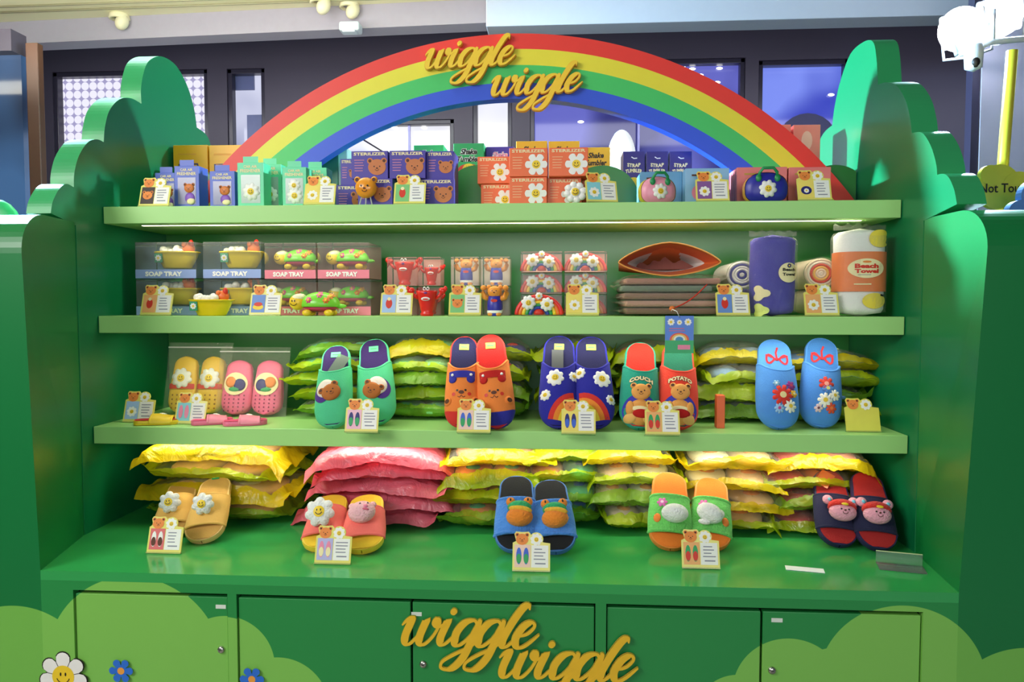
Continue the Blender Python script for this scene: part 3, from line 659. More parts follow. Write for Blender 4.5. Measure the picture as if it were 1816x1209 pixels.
# ================================================================== CARTONS ON THE TOP SHELF
def carton(name, cat, label, pl, prr, Y, z0, h, d, m, deco=None, group=None, bev=.0012, yaw=0, top=None):
    a, e = fx(pl, Y), fx(prr, Y); W = e - a
    if top is not None: h = AY((pl + prr) / 2, top, Y).z - z0
    r = thing(name, label, cat, ((a + e) / 2, Y + d / 2, z0), (0, 0, R(yaw)), group)
    b = MB(); b.box((0, 0, h / 2), (W - .001, d, h - .0006), m, bev); b.obj('carton', r)
    if deco: deco(r, W, h, flat(-d / 2))
    return r, W, h
Z1 = ZS[1]
PUR = M('carton_purple', C('46389e'), .4); ORG = M('carton_orange', C('f4703c'), .4); TEALG = M('carton_mint', C('5fd6a0'), .4)
def steril(kind):
    def f(r, W, h, S):
        b = MB(); text(b, S, 'STERILIZER', 0, h - .0085, W * .86, .0085, .0006, CREAM, 0, .03); b.obj('lettering', r)
        b = MB(); lines(b, S, -W * .42, -W * .12, h * .25, h * .72, 5, .0005, M('faint_line_' + kind, C('c07a9a' if kind == 'bear' else 'f8b080'), .5), 3); b.obj('printed_lines', r)
        b = MB()
        if kind == 'bear': bear(b, S, W * .2, h * .42, W * .24, .0006, m=M('box_bear', C('c8743c'), .5))
        else: daisy(b, S, W * .2, h * .42, W * .29, .0006, n=6, ph=0)
        b.obj(kind + '_print', r)
    return f
hs = .078; G = 'purple sterilizer boxes'
pb = [(597, 659, 2.14, 0, 'rear box at the left end of the lower row'), (636, 698, 2.035, 0, 'lower row, behind the orange bear ball'), (742, 806, 2.05, 0, 'lower row, right end'),
      (606, 640, 2.15, 1, 'upper row, rear box at the left end'), (625, 690, 2.045, 1, 'upper row, left of the three with full bear faces'), (692, 756, 2.045, 1, 'upper row, middle of the three with bear faces'), (757, 806, 2.06, 1, 'upper row, right end next to the green gap')]
for a, e, Y, l, t in pb: carton('sterilizer_box', 'box', 'purple sterilizer box, bear face, ' + t, a, e, Y, Z1 + l * hs, hs, .09, PUR, steril('bear'), G)
G = 'orange sterilizer boxes'
ob = [(853, 914, 2.15, 0, 'lower row, rear box at the left end'), (903, 970, 2.04, 0, 'lower row, showing its whole daisy'), (970, 1030, 2.06, 0, 'lower row, behind the white daisy ball'), (1031, 1075, 2.10, 0, 'lower row, right end'),
      (847, 904, 2.145, 1, 'upper row, left end'), (903, 971, 2.035, 1, 'upper row, middle one'), (973, 1042, 2.035, 1, 'upper row, right end')]
for a, e, Y, l, t in ob: carton('sterilizer_box', 'box', 'orange box with a white daisy, ' + t, a, e, Y, Z1 + l * hs, hs, .09, ORG, steril('daisy'), G)
# air freshener boxes with window and hanging tab
def fresh(col_name, m, kind):
    def f(r, W, h, S):
        b = MB(); b.prism([(-W * .28, 0), (W * .28, 0), (W * .28, .017), (-W * .28, .017)], lambda u, v, q=0: Vector((u, S(0, 0).y + .003 - q, h + v)), 0, .001, m); b.obj('hanging_tab', r)
        b = MB(); b.box((0, S(0, 0).y - .0003, h * .42), (W * .72, .0008, h * .62), M('window_dark_' + col_name, C('8d8cae' if col_name == 'blue' else 'a8b8b0'), .15)); b.obj('window', r)
        b = MB(); text(b, S, 'CAR AIR', 0, h * .91, W * .5, h * .06, .0006, CREAM, 0, .03); text(b, S, 'FRESHENER', 0, h * .82, W * .76, h * .075, .0006, CREAM, 0, .03); b.obj('lettering', r)
        b = MB()
        if kind == 'bear':
            bear(b, S, W * .1, h * .48, W * .2, .001, .004, m=M('toy_orange', C('d87a3a'), .5)); b.disc(S, W * .12, h * .25, (W * .2, h * .13), .0008, M('toy_purple', C('8a5ac0'), .5), .004, n=20)
            b.disc(S, W * .16, h * .18, (W * .16, h * .08), .003, CREAM, .003, n=16)
        else: daisy(b, S, W * .02, h * (.36 if kind == 'daisy' else .3), W * .33, .001, .004)
        if kind == 'two': daisy(b, S, 0, h * .55, W * .26, .001, .003)
        b.obj('bear_toy' if kind == 'bear' else 'daisy_toy', r)
    return f
BB = M('carton_blue', C('4a62c4'), .4)
for a, e, Y, tp, t in [(279, 318, 2.12, 306, 'rear one, half hidden behind the first price tag'), (313, 357, 2.05, 294, 'the taller front one with hanging tab'), (375, 420, 2.06, 303, 'next to the mint green boxes')]:
    carton('air_freshener_box', 'box', 'blue air freshener box with bear window, ' + t, a, e, Y, Z1, 0, .055, BB, fresh('blue', BB, 'bear'), 'blue air freshener boxes', top=tp)
for a, e, Y, tp, k, t in [(424, 471, 2.045, 288, 'daisy', 'largest, at the left'), (461, 502, 2.125, 291, 'daisy', 'behind the largest one'), (503, 546, 2.055, 296, 'two', 'front one with two daisies'), (540, 582, 2.13, 297, 'daisy', 'rearmost at the right')]:
    carton('air_freshener_box', 'box', 'mint green air freshener box with daisy window, ' + t, a, e, Y, Z1, 0, .055, TEALG, fresh('mint', TEALG, k), 'mint air freshener boxes', top=tp)
# boxes on the ledge behind the arch
TUM = {'green': M('tumbler_green', C('26a65c'), .4), 'purple': M('tumbler_purple', C('47309a'), .4), 'yellow': M('tumbler_yellow', C('efb41e'), .4)}
def shake(cn):
    def f(r, W, h, S):
        b = MB(); m1 = BLACK if cn != 'purple' else M('tumbler_pink', C('f08ab0'), .5)
        if cn != 'yellow':
            text(b, S, 'Shake', 0, h - .026, W * .56, .02, .0005, WHITE, .25, .10); text(b, S, 'Tumbler', 0, h - .05, W * .78, .02, .0005, WHITE, .25, .10)
        text(b, S, 'Shake', 0, h - .026, W * .54, .018, .0009, m1, .25, .03); text(b, S, 'Tumbler', 0, h - .05, W * .76, .018, .0009, m1, .25, .03); b.obj('lettering', r)
        b = MB(); b.disc(S, 0, h - .085, (W * .36, .02), .0006, RED, 0, n=24); b.disc(S, 0, h - .08, (W * .2, .016), .001, YEL, 0, n=16)
        for k in range(-2, 3): b.stroke(S, [(k * W * .08, h - .07), (k * W * .08, h - .09)], .002, .0014, ORANGE)
        b.disc(S, 0, h - .17, (W * .3, .05), .0006, BLUE, 0, n=24); b.obj('printed_cup', r)
    return f
for a, e, Y, tp, cn, t in [(735, 788, 2.42, 257, 'green', 'left of the two green ones'), (805, 859, 2.36, 254, 'green', 'right of the two green ones'), (862, 912, 2.4, 260, 'purple', 'the only purple one'),
                           (915, 970, 2.38, 250, 'yellow', 'left of the three yellow ones'), (972, 1027, 2.38, 250, 'yellow', 'middle of the three yellow ones'), (1030, 1081, 2.42, 261, 'yellow', 'right and lowest of the three yellow ones')]:
    carton('tumbler_box', 'box', cn + ' shake tumbler box behind the sterilizer boxes, ' + t, a, e, Y, Z1, 0, .1, TUM[cn], shake(cn), 'shake tumbler boxes', top=tp)
def strap(r, W, h, S):
    b = MB(); text(b, S, 'STRAP', 0, h - .045, W * .6, .012, .0006, CREAM, 0, .04, arc=-.003); text(b, S, 'TUMBLER', 0, h - .061, W * .76, .012, .0006, CREAM, 0, .04, arc=.003)
    b.stroke(S, [(-.008, h - .018), (0, h - .023), (.01, h - .022)], .003, .0006, WHITE); b.obj('lettering', r)
    b = MB(); b.disc(S, 0, h - .1, (W * .32, .018), .0006, YEL, 0, n=20); b.obj('printed_cup', r)
SB = M('strap_navy', C('2c2270'), .35)
for i, (a, e) in enumerate([(1103, 1142), (1144, 1183), (1185, 1225)]): carton('tumbler_box', 'box', 'navy strap tumbler box above the pink bag, ' + ['leftmost', 'middle', 'rightmost, touching the blue band of the arch'][i], a, e, 2.37, Z1, 0, .09, SB, strap, 'navy strap tumbler boxes', top=268)
def yb(r, W, h, S):
    b = MB(); text(b, S, 'HANDY FAN', 0, h - .03, W * .8, .012, .0005, AMBER, 0, .02) if False else lines(b, S, -W * .4, W * .4, h - .038, h - .022, 1, .0005, AMBER)
    b.obj('printed_lines', r)
    b = MB(); t = .006
    b.stroke(S, [(-W * .32, .03), (-W * .32, h - .062), (W * .2, h - .062), (W * .32, h - .12)], t, .0008, M('fan_navy', C('2c2c6e'), .4)); b.prism([(-W * .28, .04), (W * .16, .04), (W * .16, h - .07), (-W * .28, h - .07)], S, 0, .0006, M('fan_blue', C('5560a8'), .4)); b.obj('picture', r)
YB_ = M('carton_yellow', C('f0b61c'), .4)
for i, (a, e) in enumerate([(312, 373), (375, 433)]): carton('yellow_box', 'box', 'tall yellow box behind the foot of the arch, ' + ['left one against the side panel', 'right one cut by the red band'][i], a, e, 2.36, Z1, 0, .1, YB_, yb, 'tall yellow boxes', top=257)
def tb(r, W, h, S):
    b = MB(); b.prism([(-W * .4, .03), (-W * .1, .03), (-W * .1, h - .05), (-W * .4, h - .05)], S, 0, .0006, ORANGE); b.stroke(S, [(-W * .02, .03), (-W * .02, h - .05)], .006, .0008, YEL); b.obj('picture', r)
carton('teal_box', 'box', 'dark teal box with an orange stripe under the left blue band of the arch', 572, 602, 2.34, Z1, 0, .1, M('carton_teal', C('1c7a5c'), .4), tb, top=274)
b = MB(); r = thing('acrylic_case', 'pale clear plastic case beside the dark teal box', 'case', (fx(610, 2.34), 2.37, Z1)); b.box((0, 0, .115), (.03, .06, .23), M('case_pale', C('a8dcd8'), .1, 'clear', alpha=.4), .004); b.obj('case', r)
def salm(r, W, h, S):
    b = MB(); b.disc(S, 0, h - .05, (W * .2, .03), .0006, M('salmon_pale', C('f4b4a8'), .5), 0, n=20); b.stroke(S, [(0, h - .08), (0, h - .15)], .012, .0008, M('salmon_pale', None)); b.obj('picture', r)
    b = MB(); lines(b, S, -W * .36, W * .36, h - .16, h - .11, 2, .0009, M('salmon_dark', C('7c3a34'), .5), 2); b.obj('printed_lines', r)
SL = M('carton_salmon', C('ee8078'), .45)
for i, (a, e) in enumerate([(1347, 1398), (1402, 1450)]): carton('salmon_box', 'box', 'tall salmon box behind the arch foot, ' + ['left one crossed by the red band', 'right one against the side panel'][i], a, e, 2.4, Z1, 0, .1, SL, salm, 'tall salmon boxes', top=221)
def wide(mt):
    def f(r, W, h, S):
        b = MB(); lines(b, S, -W * .4, W * .4, h - .026, h - .012, 1, .0006, mt); b.obj('printed_lines', r)
        b = MB(); b.disc(S, -W * .1, h * .35, (W * .25, h * .25), .0006, PINK, 0, n=20); daisy(b, S, -W * .1, h * .35, h * .12, .001); b.obj('picture', r)
    return f
LBX = M('carton_light_blue', C('8cbce4'), .4); COR = M('carton_coral', C('ee7f7c'), .4); GL_ = M('gold_print', C('c8a040'), .5)
carton('handbag_box', 'box', 'light blue box behind the pink round bag', 1134, 1208, 2.12, Z1, 0, .1, M('carton_mid_blue', C('5f9cc8'), .4), wide(BROWN), 'wide bag boxes', top=304)
carton('handbag_box', 'box', 'light blue box behind the price tag with purple picture', 1213, 1291, 2.07, Z1, 0, .1, LBX, wide(BROWN), 'wide bag boxes', top=298)
for i, (a, e) in enumerate([(1304, 1393), (1395, 1470)]):
    r, W, h = carton('handbag_box', 'box', 'coral box ' + ['behind the navy round bag', 'at the right end of the top shelf'][i], a, e, 2.09, Z1, 0, .16, COR, wide(GL_), 'wide bag boxes', top=296)
    b = MB(); S = lambda u, v, q=0: Vector((-W / 2 - q, u, v))
    for k in range(6): b.stroke(S, [(-.06 + k * .022, .004), (-.06 + k * .022, h - .008)], .006, .0006, M('stripe_wine', C('8e2c4a'), .5))
    if i == 0: b.obj('striped_side', r)
# loose display pieces of the top shelf
def ball(px, py, Y, q, kind, label):
    c = AY(px, py, Y); r = thing(kind + '_ball', label, 'toothbrush holder', (c.x, Y, ZS[1])); zz = c.z - ZS[1]
    b = MB(); m = M('ball_orange', C('f09a2c'), .2) if kind == 'bear' else M('ball_white', C('f6f4ee'), .25)
    if kind == 'bear':
        b.ell((0, 0, zz), (q, q * .6, q * .95), m, 24, 14)
        for sx in (-1, 1): b.ell((sx * q * .78, 0, zz + q * .72), (q * .32, q * .2, q * .32), m, 14, 8)
    else:
        for k in range(8): a = 2 * PI * k / 8 + .2; b.ell((q * .68 * math.cos(a), 0, zz + q * .62 * math.sin(a)), (q * .36, q * .3, q * .34), m, 14, 8)
        b.ell((0, 0, zz), (q * .6, q * .34, q * .6), m, 16, 8)
    b.obj('body', r); b = MB(); S = lambda u, v, h=0: Vector((u, -math.sqrt(max(0, 1 - (u / q) ** 2 - ((v) / q) ** 2)) * q * .6 - h if kind == 'bear' else -q * .36 - h, zz + v))
    if kind == 'bear':
        for sx in (-1, 1): b.disc(S, sx * q * .3, q * .12, q * .09, .001, BLACK, 0, n=10, rings=1); b.disc(lambda u, v, h=0: Vector((u, -q * .22 - h, zz + v)), sx * q * .78, q * .72, q * .17, .0, BROWN, 0, n=12, rings=1)
        b.disc(S, 0, -q * .12, (q * .13, q * .09), .001, BROWN, 0, n=12, rings=1); b.stroke(S, [(q * .22 * math.cos(t), -q * .24 + q * .18 * math.sin(t)) for t in [PI * (1 + i / 8) for i in range(9)]], q * .06, .001, BROWN)
    else:
        b.disc(S, 0, 0, q * .34, .0, YEL, q * .1, n=24)
        for sx in (-1, 1): b.disc(S, sx * q * .12, q * .1, (q * .04, q * .08), q * .1, BLACK, 0, n=8, rings=1)
        b.stroke(S, [(q * .22 * math.cos(t), q * .02 + q * .22 * math.sin(t)) for t in [PI * (1.1 + .8 * i / 8) for i in range(9)]], q * .05, q * .1, BLACK)
    b.obj('face', r)
    if kind == 'bear':
        b = MB()
        for sx in (-1, 0, 1): b.tube([(sx * .012, 0, zz - q * .8), (sx * .018, -.004, 0)], .002, M('stand_clear', C('e8e4e0'), .1, 'clear', alpha=.5), 6)
        b.obj('stand', r)
ball(649, 333, 2.01, .030, 'bear', 'orange bear head ball on a clear stand before the purple boxes')
ball(1020, 341, 2.015, .031, 'daisy', 'white smiling daisy ball beside the slanted price tag')
def handbag(px, py, Y, W, H, m, me, label, tilt=0):
    c = AY(px, py, Y); r = thing('round_handbag', label, 'bag', (c.x, Y, ZS[1]), (0, 0, R(tilt))); zz = H / 2
    def out(q): return lambda a: Vector((q * W / 2 * math.copysign(abs(math.cos(a)) ** .8, math.cos(a)), 0, q * H / 2 * (math.sin(a) if math.sin(a) > 0 else math.copysign(abs(math.sin(a)) ** .55, math.sin(a)))))
    b = MB()
    for sgn in (-1, 1):
        b.grid(lambda a, t: out(t)(2 * PI * a) * (1) + Vector((0, sgn * (.012 + .016 * math.sqrt(max(0, 1 - t * t))), zz)), 32, 6, m)
    b.obj('body', r)
    b = MB(); b.grid(lambda a, t: out(1.03)(2 * PI * a) + Vector((0, (t - .5) * .026, zz)), 32, 2, me); b.obj('zip_edge', r)
    b = MB(); daisy(b, flat(-.027), 0, zz - H * .06, H * .3, .0005, .003); b.obj('daisy_patch', r)
    b = MB(); g = M('handle_green', C('1f9050'), .35)
    b.tube([(-W * .22, -.022, zz + H * .28), (-W * .2, -.03, H * .98), (-W * .12, -.03, H * 1.12), (W * .12, -.03, H * 1.12), (W * .2, -.03, H * .98), (W * .22, -.022, zz + H * .28)], .0042, g, 8)
    for sx in (-1, 1): b.ell((sx * W * .22, -.026, zz + H * .3), (.008, .004, .010), g, 12, 8)
    b.obj('handle', r)
handbag(1165, 333, 2.04, .096, .072, M('bag_pink', C('f29ab0'), .35), M('bag_edge_yellow', C('e8d040'), .4), 'pink round bag with daisy and green handle on the top shelf', 12)
handbag(1357, 331, 2.04, .112, .080, M('bag_navy', C('2a2a9a'), .35), M('bag_edge_gold', C('e8a83c'), .4), 'navy round bag with daisy and green handle on the top shelf')
# ================================================================== MIDDLE SHELF
Z2 = ZS[2]
def clearbox(name, label, pl, prr, Y, z0, h, d, back, band, txt, group, fill, cat='box'):
    a, e = fx(pl, Y), fx(prr, Y); W = e - a; r = thing(name, label, cat, ((a + e) / 2, Y + d / 2, z0), group=group)
    b = MB(); b.box((0, 0, h / 2), (W - .002, d, h - .001), CLEAR, .002); b.obj('clear_shell', r)
    b = MB(); b.box((0, d / 2 - .004, h / 2), (W - .006, .001, h - .006), back); b.box((0, 0, .002), (W - .006, d - .006, .001), back)
    if band:
        bh = h * .24; b.box((0, -d / 2 - .0006, bh / 2 + .001), (W - .003, .0008, bh), band); b.obj('card_insert', r)
        b = MB(); text(b, flat(-d / 2 - .0012), txt, -W * .03, bh / 2 + .001, W * .6, bh * .55, .0006, WHITE, 0, .05); b.obj('lettering', r)
    else: b.obj('card_insert', r)
    fill(r, W, h, d)
def put(parts, r, loc, s=1, rz=0):
    for nm, b in parts:
        o = b.obj(nm, r, loc, (0, 0, rz)); o.scale = (s, s, s)
def tub(seed=0):
    ym = M('tub_yellow', C('f0cf1c'), .25); out = []; q = random.Random(seed)
    b = MB(); b.lathe([(0, 0), (.030, 0), (.033, .003), (.044, .024), (.047, .033), (.052, .034), (.052, .037), (.045, .037), (.040, .024), (.03, .008), (0, .008)], ym, 32, sx=1, sy=.62); out.append(('tub', b))
    b = MB()
    for k in range(16): b.ell((q.uniform(-.036, .02), q.uniform(-.018, .018), .035 + q.uniform(0, .009)), (.0085,) * 3, M('foam_white', C('f2efe0'), .4), 10, 6)
    out.append(('foam_bubbles', b))
    b = MB(); om = M('tub_orange', C('ee7430'), .4); b.ell((.026, 0, .044), (.014, .012, .014), om, 14, 8); b.ell((.034, -.004, .055), (.006, .005, .009), RED, 10, 6); b.ell((.02, -.008, .052), (.006,) * 3, om, 10, 6); out.append(('orange_figure', b))
    b = MB(); S = lambda u, v, h=0: Vector((u, -.0295 - h, v)); b.box((-.03, -.026, .022), (.018, .002, .020), M('tub_tag_green', C('2a9a6a'), .4), .0008); daisy(b, S, -.03, .022, .0072, -.002, face=False); out.append(('daisy_badge', b))
    return out
BLB = M('soap_blue', C('8fa4d8'), .4); BLK = M('soap_blue_back', C('7fa8b8'), .5)
g = 'blue soap tray boxes'
k = 0
for a, e, l, t in [(240, 349, 1, 'upper left'), (360, 464, 1, 'upper right'), (240, 349, 0, 'lower left, behind a price tag'), (360, 464, 0, 'lower right, behind the loose tub')]:
    k += 1; clearbox('soap_tray_box', 'clear box with a blue band holding a yellow tub, ' + t, a, e, 2.07, Z2 + l * .107, .106, .12, BLK, BLB, 'SOAP TRAY', g, lambda r, W, h, d: put(tub(k), r, (.01, -.01, h * .3), 1.32))
r = thing('soap_tray', 'loose yellow tub soap tray with orange figure on the middle shelf', 'soap tray', (fx(375, 2.01), 2.01, Z2)); put(tub(9), r, (0, 0, 0), 1.24)
def turtle():
    sg = M('turtle_green', C('7fd63c'), .3); yl = M('turtle_yellow', C('f2c82c'), .35); mg = M('turtle_magenta', C('c8385c'), .4); out = []
    b = MB(); b.ell((.018, 0, .03), (.052, .036, .034), sg, 28, 14, fn=lambda p: Vector((p.x, p.y, max(p.z, -.006)))); b.ell((.07, 0, .026), (.018, .008, .006), sg, 12, 6); out.append(('shell', b))
    b = MB(); b.ell((.018, 0, .022), (.046, .031, .012), mg, 24, 10); out.append(('belly', b))
    b = MB(); b.ell((-.042, -.004, .036), (.022, .018, .021), yl, 20, 12)
    S = lambda u, v, h=0: Vector((u, -.004 - .0185 * math.sqrt(max(0, 1 - ((u + .042) / .023) ** 2 - ((v - .036) / .022) ** 2)) - h, v))
    for x in (-.052, -.045): b.disc(S, x, .040, (.0014, .003), .001, BLACK, 0, n=8, rings=1)
    b.stroke(S, [(-.048 + .010 * math.cos(t), .036 + .008 * math.sin(t)) for t in [PI * (1.1 + .8 * i / 8) for i in range(9)]], .0016, .001, BLACK); out.append(('head', b))
    b = MB(); b.ell((-.04, -.002, .047), (.021, .018, .012), M('turtle_cap', C('f4efc0'), .4), 18, 8, Matrix.Rotation(-.2, 3, 'Y')); out.append(('cap', b))
    for x, y in ((-.012, -.024), (.045, -.024), (-.012, .02), (.045, .02)):
        b = MB(); b.ell((x, y, .0085), (.013, .010, .0088), yl, 14, 8); out.append(('foot', b))
    b = MB(); S = lambda u, v, h=0: Vector((u, -.036 * math.sqrt(max(.02, 1 - ((u - .018) / .053) ** 2 - ((v - .03) / .035) ** 2)) - h, v))
    for x, z, m in ((-.006, .042, 'e8508c'), (.022, .056, 'f070a0'), (.04, .041, 'f08030'), (.05, .052, 'f0a050')):
        b.disc(S, x, z, petals(.009, 6, .3), .0, M('shell_flower_' + m, C(m), .4), .004, n=24, rings=2); b.disc(S, x, z, .003, .004, YEL, .001, n=10, rings=1)
    out.append(('shell_flowers', b)); return out
PKB = M('soap_pink_back', C('d8a8a0'), .5); PKN = M('soap_pink', C('e87f92'), .4)
for i, (a, e, l, t) in enumerate([(469, 561, 1, 'upper left'), (563, 656, 1, 'upper right'), (446, 561, 0, 'lower left'), (563, 658, 0, 'lower right')]):
    clearbox('turtle_soap_tray_box', 'clear box with a pink band holding a green turtle, ' + t, a, e, 2.07, Z2 + l * .105, .104, .15, PKB, PKN, 'SOAP TRAY', 'pink turtle soap tray boxes', lambda r, W, h, d: put(turtle(), r, (-.006, -.02, h * .28), .95 if l else .9))
r = thing('turtle_soap_tray', 'loose green turtle soap tray with yellow head and cap', 'soap tray', (fx(556, 2.01), 2.01, Z2)); put(turtle(), r, (0, 0, 0), 1.05, R(4))
def lobster():
    rm = M('lobster_red', C('e42c22'), .3); out = []
    b = MB(); b.lathe([(0, 0), (.018, 0), (.02, .008), (.016, .012), (.02, .02), (.021, .028), (.026, .05), (.030, .066), (.032, .074), (.027, .074), (.0, .066)], rm, 24, sy=.8); out.append(('body', b))
    for sx in (-1, 1):
        b = MB(); b.tube([(sx * .026, 0, .052), (sx * .036, -.002, .058), (sx * .044, -.004, .068)], .005, rm, 10); b.ell((sx * .046, -.004, .074), (.011, .007, .009), rm, 14, 8, Matrix.Rotation(sx * .6, 3, 'Y')); b.ell((sx * .055, -.004, .080), (.006, .005, .008), rm, 10, 6); out.append(('claw', b))
    b = MB(); S = lambda u, v, h=0: Vector((u, -.0255 - h, v))
    for sx in (-1, 1): b.ell((sx * .0052, -.012, .079), (.0048, .004, .0065), WHITE, 12, 8); b.ell((sx * .0048, -.0162, .080), (.002, .001, .003), BLACK, 8, 6)
    out.append(('eyes', b)); b = MB(); b.disc(lambda u, v, h=0: Vector((u, -.0225 - h, v)), 0, .050, (.013, .0055), .001, WHITE, .001, n=20); b.disc(lambda u, v, h=0: Vector((u, -.0245 - h, v)), 0, .0490, (.009, .0025), .0005, RED, 0, n=16); b.ell((0, -.018, .068), (.008, .008, .006), M('lobster_violet', C('7a3a8a'), .4), 12, 8); out.append(('mouth', b)); return out
def overalls_bear():
    om = M('figure_orange', C('f09a3a'), .35); bl = M('figure_blue', C('3434a4'), .35); out = []
    b = MB(); b.lathe([(0, 0), (.019, 0), (.021, .004), (.022, .03), (.02, .056), (.014, .062), (0, .064)], bl, 24, sy=.75); out.append(('overalls', b))
    for sx in (-1, 1):
        b = MB(); b.ell((sx * .01, -.004, .006), (.011, .013, .0075), om, 14, 8); out.append(('foot', b))
    b = MB(); b.lathe([(.0222, .009), (.0226, .011), (.0226, .015), (.0218, .017)], WHITE, 24, sy=.76); out.append(('cuff', b))
    b = MB(); b.ell((0, -.002, .072), (.021, .016, .018), om, 20, 12)
    for sx in (-1, 1): b.ell((sx * .017, 0, .086), (.007, .005, .007), om, 12, 8)
    S = lambda u, v, h=0: Vector((u, -.002 - .016 * math.sqrt(max(0, 1 - (u / .022) ** 2 - ((v - .072) / .019) ** 2)) - h, v))
    for sx in (-1, 1): b.disc(S, sx * .006, .075, .0016, .0006, BLACK, 0, n=8, rings=1)
    b.disc(S, 0, .070, (.003, .002), .001, BROWN, 0, n=8, rings=1); out.append(('head', b))
    for sx in (-1, 1):
        b = MB(); b.tube([(sx * .018, 0, .052), (sx * .03, -.002, .056), (sx * .036, -.003, .07), (sx * .033, -.003, .082)], .008, om, 10); b.ell((sx * .033, -.003, .084), (.009, .008, .008), om, 10, 6); out.append(('arm', b))
    b = MB(); b.disc(flat(-.0165), 0, .046, (.010, .0045), .0008, RED, 0, n=16); out.append(('badge', b)); return out
def rainbow_toy():
    out = []; cols = ['e8302c', 'f07a28', 'f4cf30', '2a9a4a', '24409a']; b = MB()
    for k, c in enumerate(cols):
        q = .056 - k * .0085; b.tube([(q * math.cos(PI * i / 24), 0, .044 * 0 + q * .82 * math.sin(PI * i / 24)) for i in range(25)], .0058, M('toy_rainbow_' + c, C(c), .35), 10)
    b.ell((0, -.002, .004), (.013, .008, .011), RED, 14, 8, fn=lambda p: Vector((p.x, p.y, max(p.z, -.004)))); out.append(('arch', b))
    for x, z, q in ((-.026, .03, .019), (.02, .026, .018), (.0, .047, .0095)):
        b = MB(); daisy(b, flat(-.007), x, z, q, .002, .003, face=q > .01); out.append(('daisy', b))
    return out
def one(f, loc, s): return lambda r, W, h, d: put(f(), r, (loc[0], loc[1], loc[2]), s)
LPK = M('lobster_back', C('e8b0a4'), .5); BPK = M('bear_back', C('ecdcc8'), .5)
for a, e, l, t in [(686, 740, 1, 'upper left'), (741, 782, 1, 'upper right'), (686, 740, 0, 'lower left, behind a price tag'), (741, 782, 0, 'lower right, behind the loose lobster')]:
    clearbox('lobster_holder_box', 'clear box holding a red lobster, ' + t, a, e, 2.07, Z2 + l * .084, .083, .08, LPK, None, '', 'red lobster holder boxes', one(lobster, (0, -.005, .004), .9 if a < 700 else .68))
for a, e, l, t in [(799, 850, 1, 'upper left'), (852, 905, 1, 'upper right'), (799, 850, 0, 'lower left, behind a price tag'), (852, 905, 0, 'lower right, behind the loose bear')]:
    clearbox('bear_holder_box', 'clear box holding an orange bear in blue overalls, ' + t, a, e, 2.07, Z2 + l * .084, .083, .08, BPK, None, '', 'bear holder boxes', one(overalls_bear, (0, -.005, .003), .84))
r = thing('lobster_holder', 'loose red lobster brush holder with raised claws, middle shelf', 'brush holder', (fx(757, 2.0), 2.0, Z2)); put(lobster(), r, (0, 0, 0), .94)
r = thing('bear_holder', 'loose orange bear brush holder in blue overalls, middle shelf', 'brush holder', (fx(877, 2.0), 2.0, Z2)); put(overalls_bear(), r, (0, 0, 0), .92)
RPK = M('rainbow_back', C('e2b8ac'), .5)
rows = ['bottom', 'middle', 'top']
for c_, (a, e) in enumerate([(923, 998), (1000, 1077)]):
    for l in range(3):
        clearbox('rainbow_holder_box', 'clear box holding a rainbow with daisies, %s row, %s column' % (rows[l], ['left', 'right'][c_]), a, e, 2.07, Z2 + l * .0605, .060, .08, RPK, None, '', 'rainbow holder boxes', one(rainbow_toy, (0, -.02, .006), 1.0))
r = thing('rainbow_holder', 'loose rainbow brush holder with white daisies at the foot of its boxes', 'brush holder', (fx(956, 1.99), 1.99, Z2)); put(rainbow_toy(), r, (0, 0, .004), 1.08)
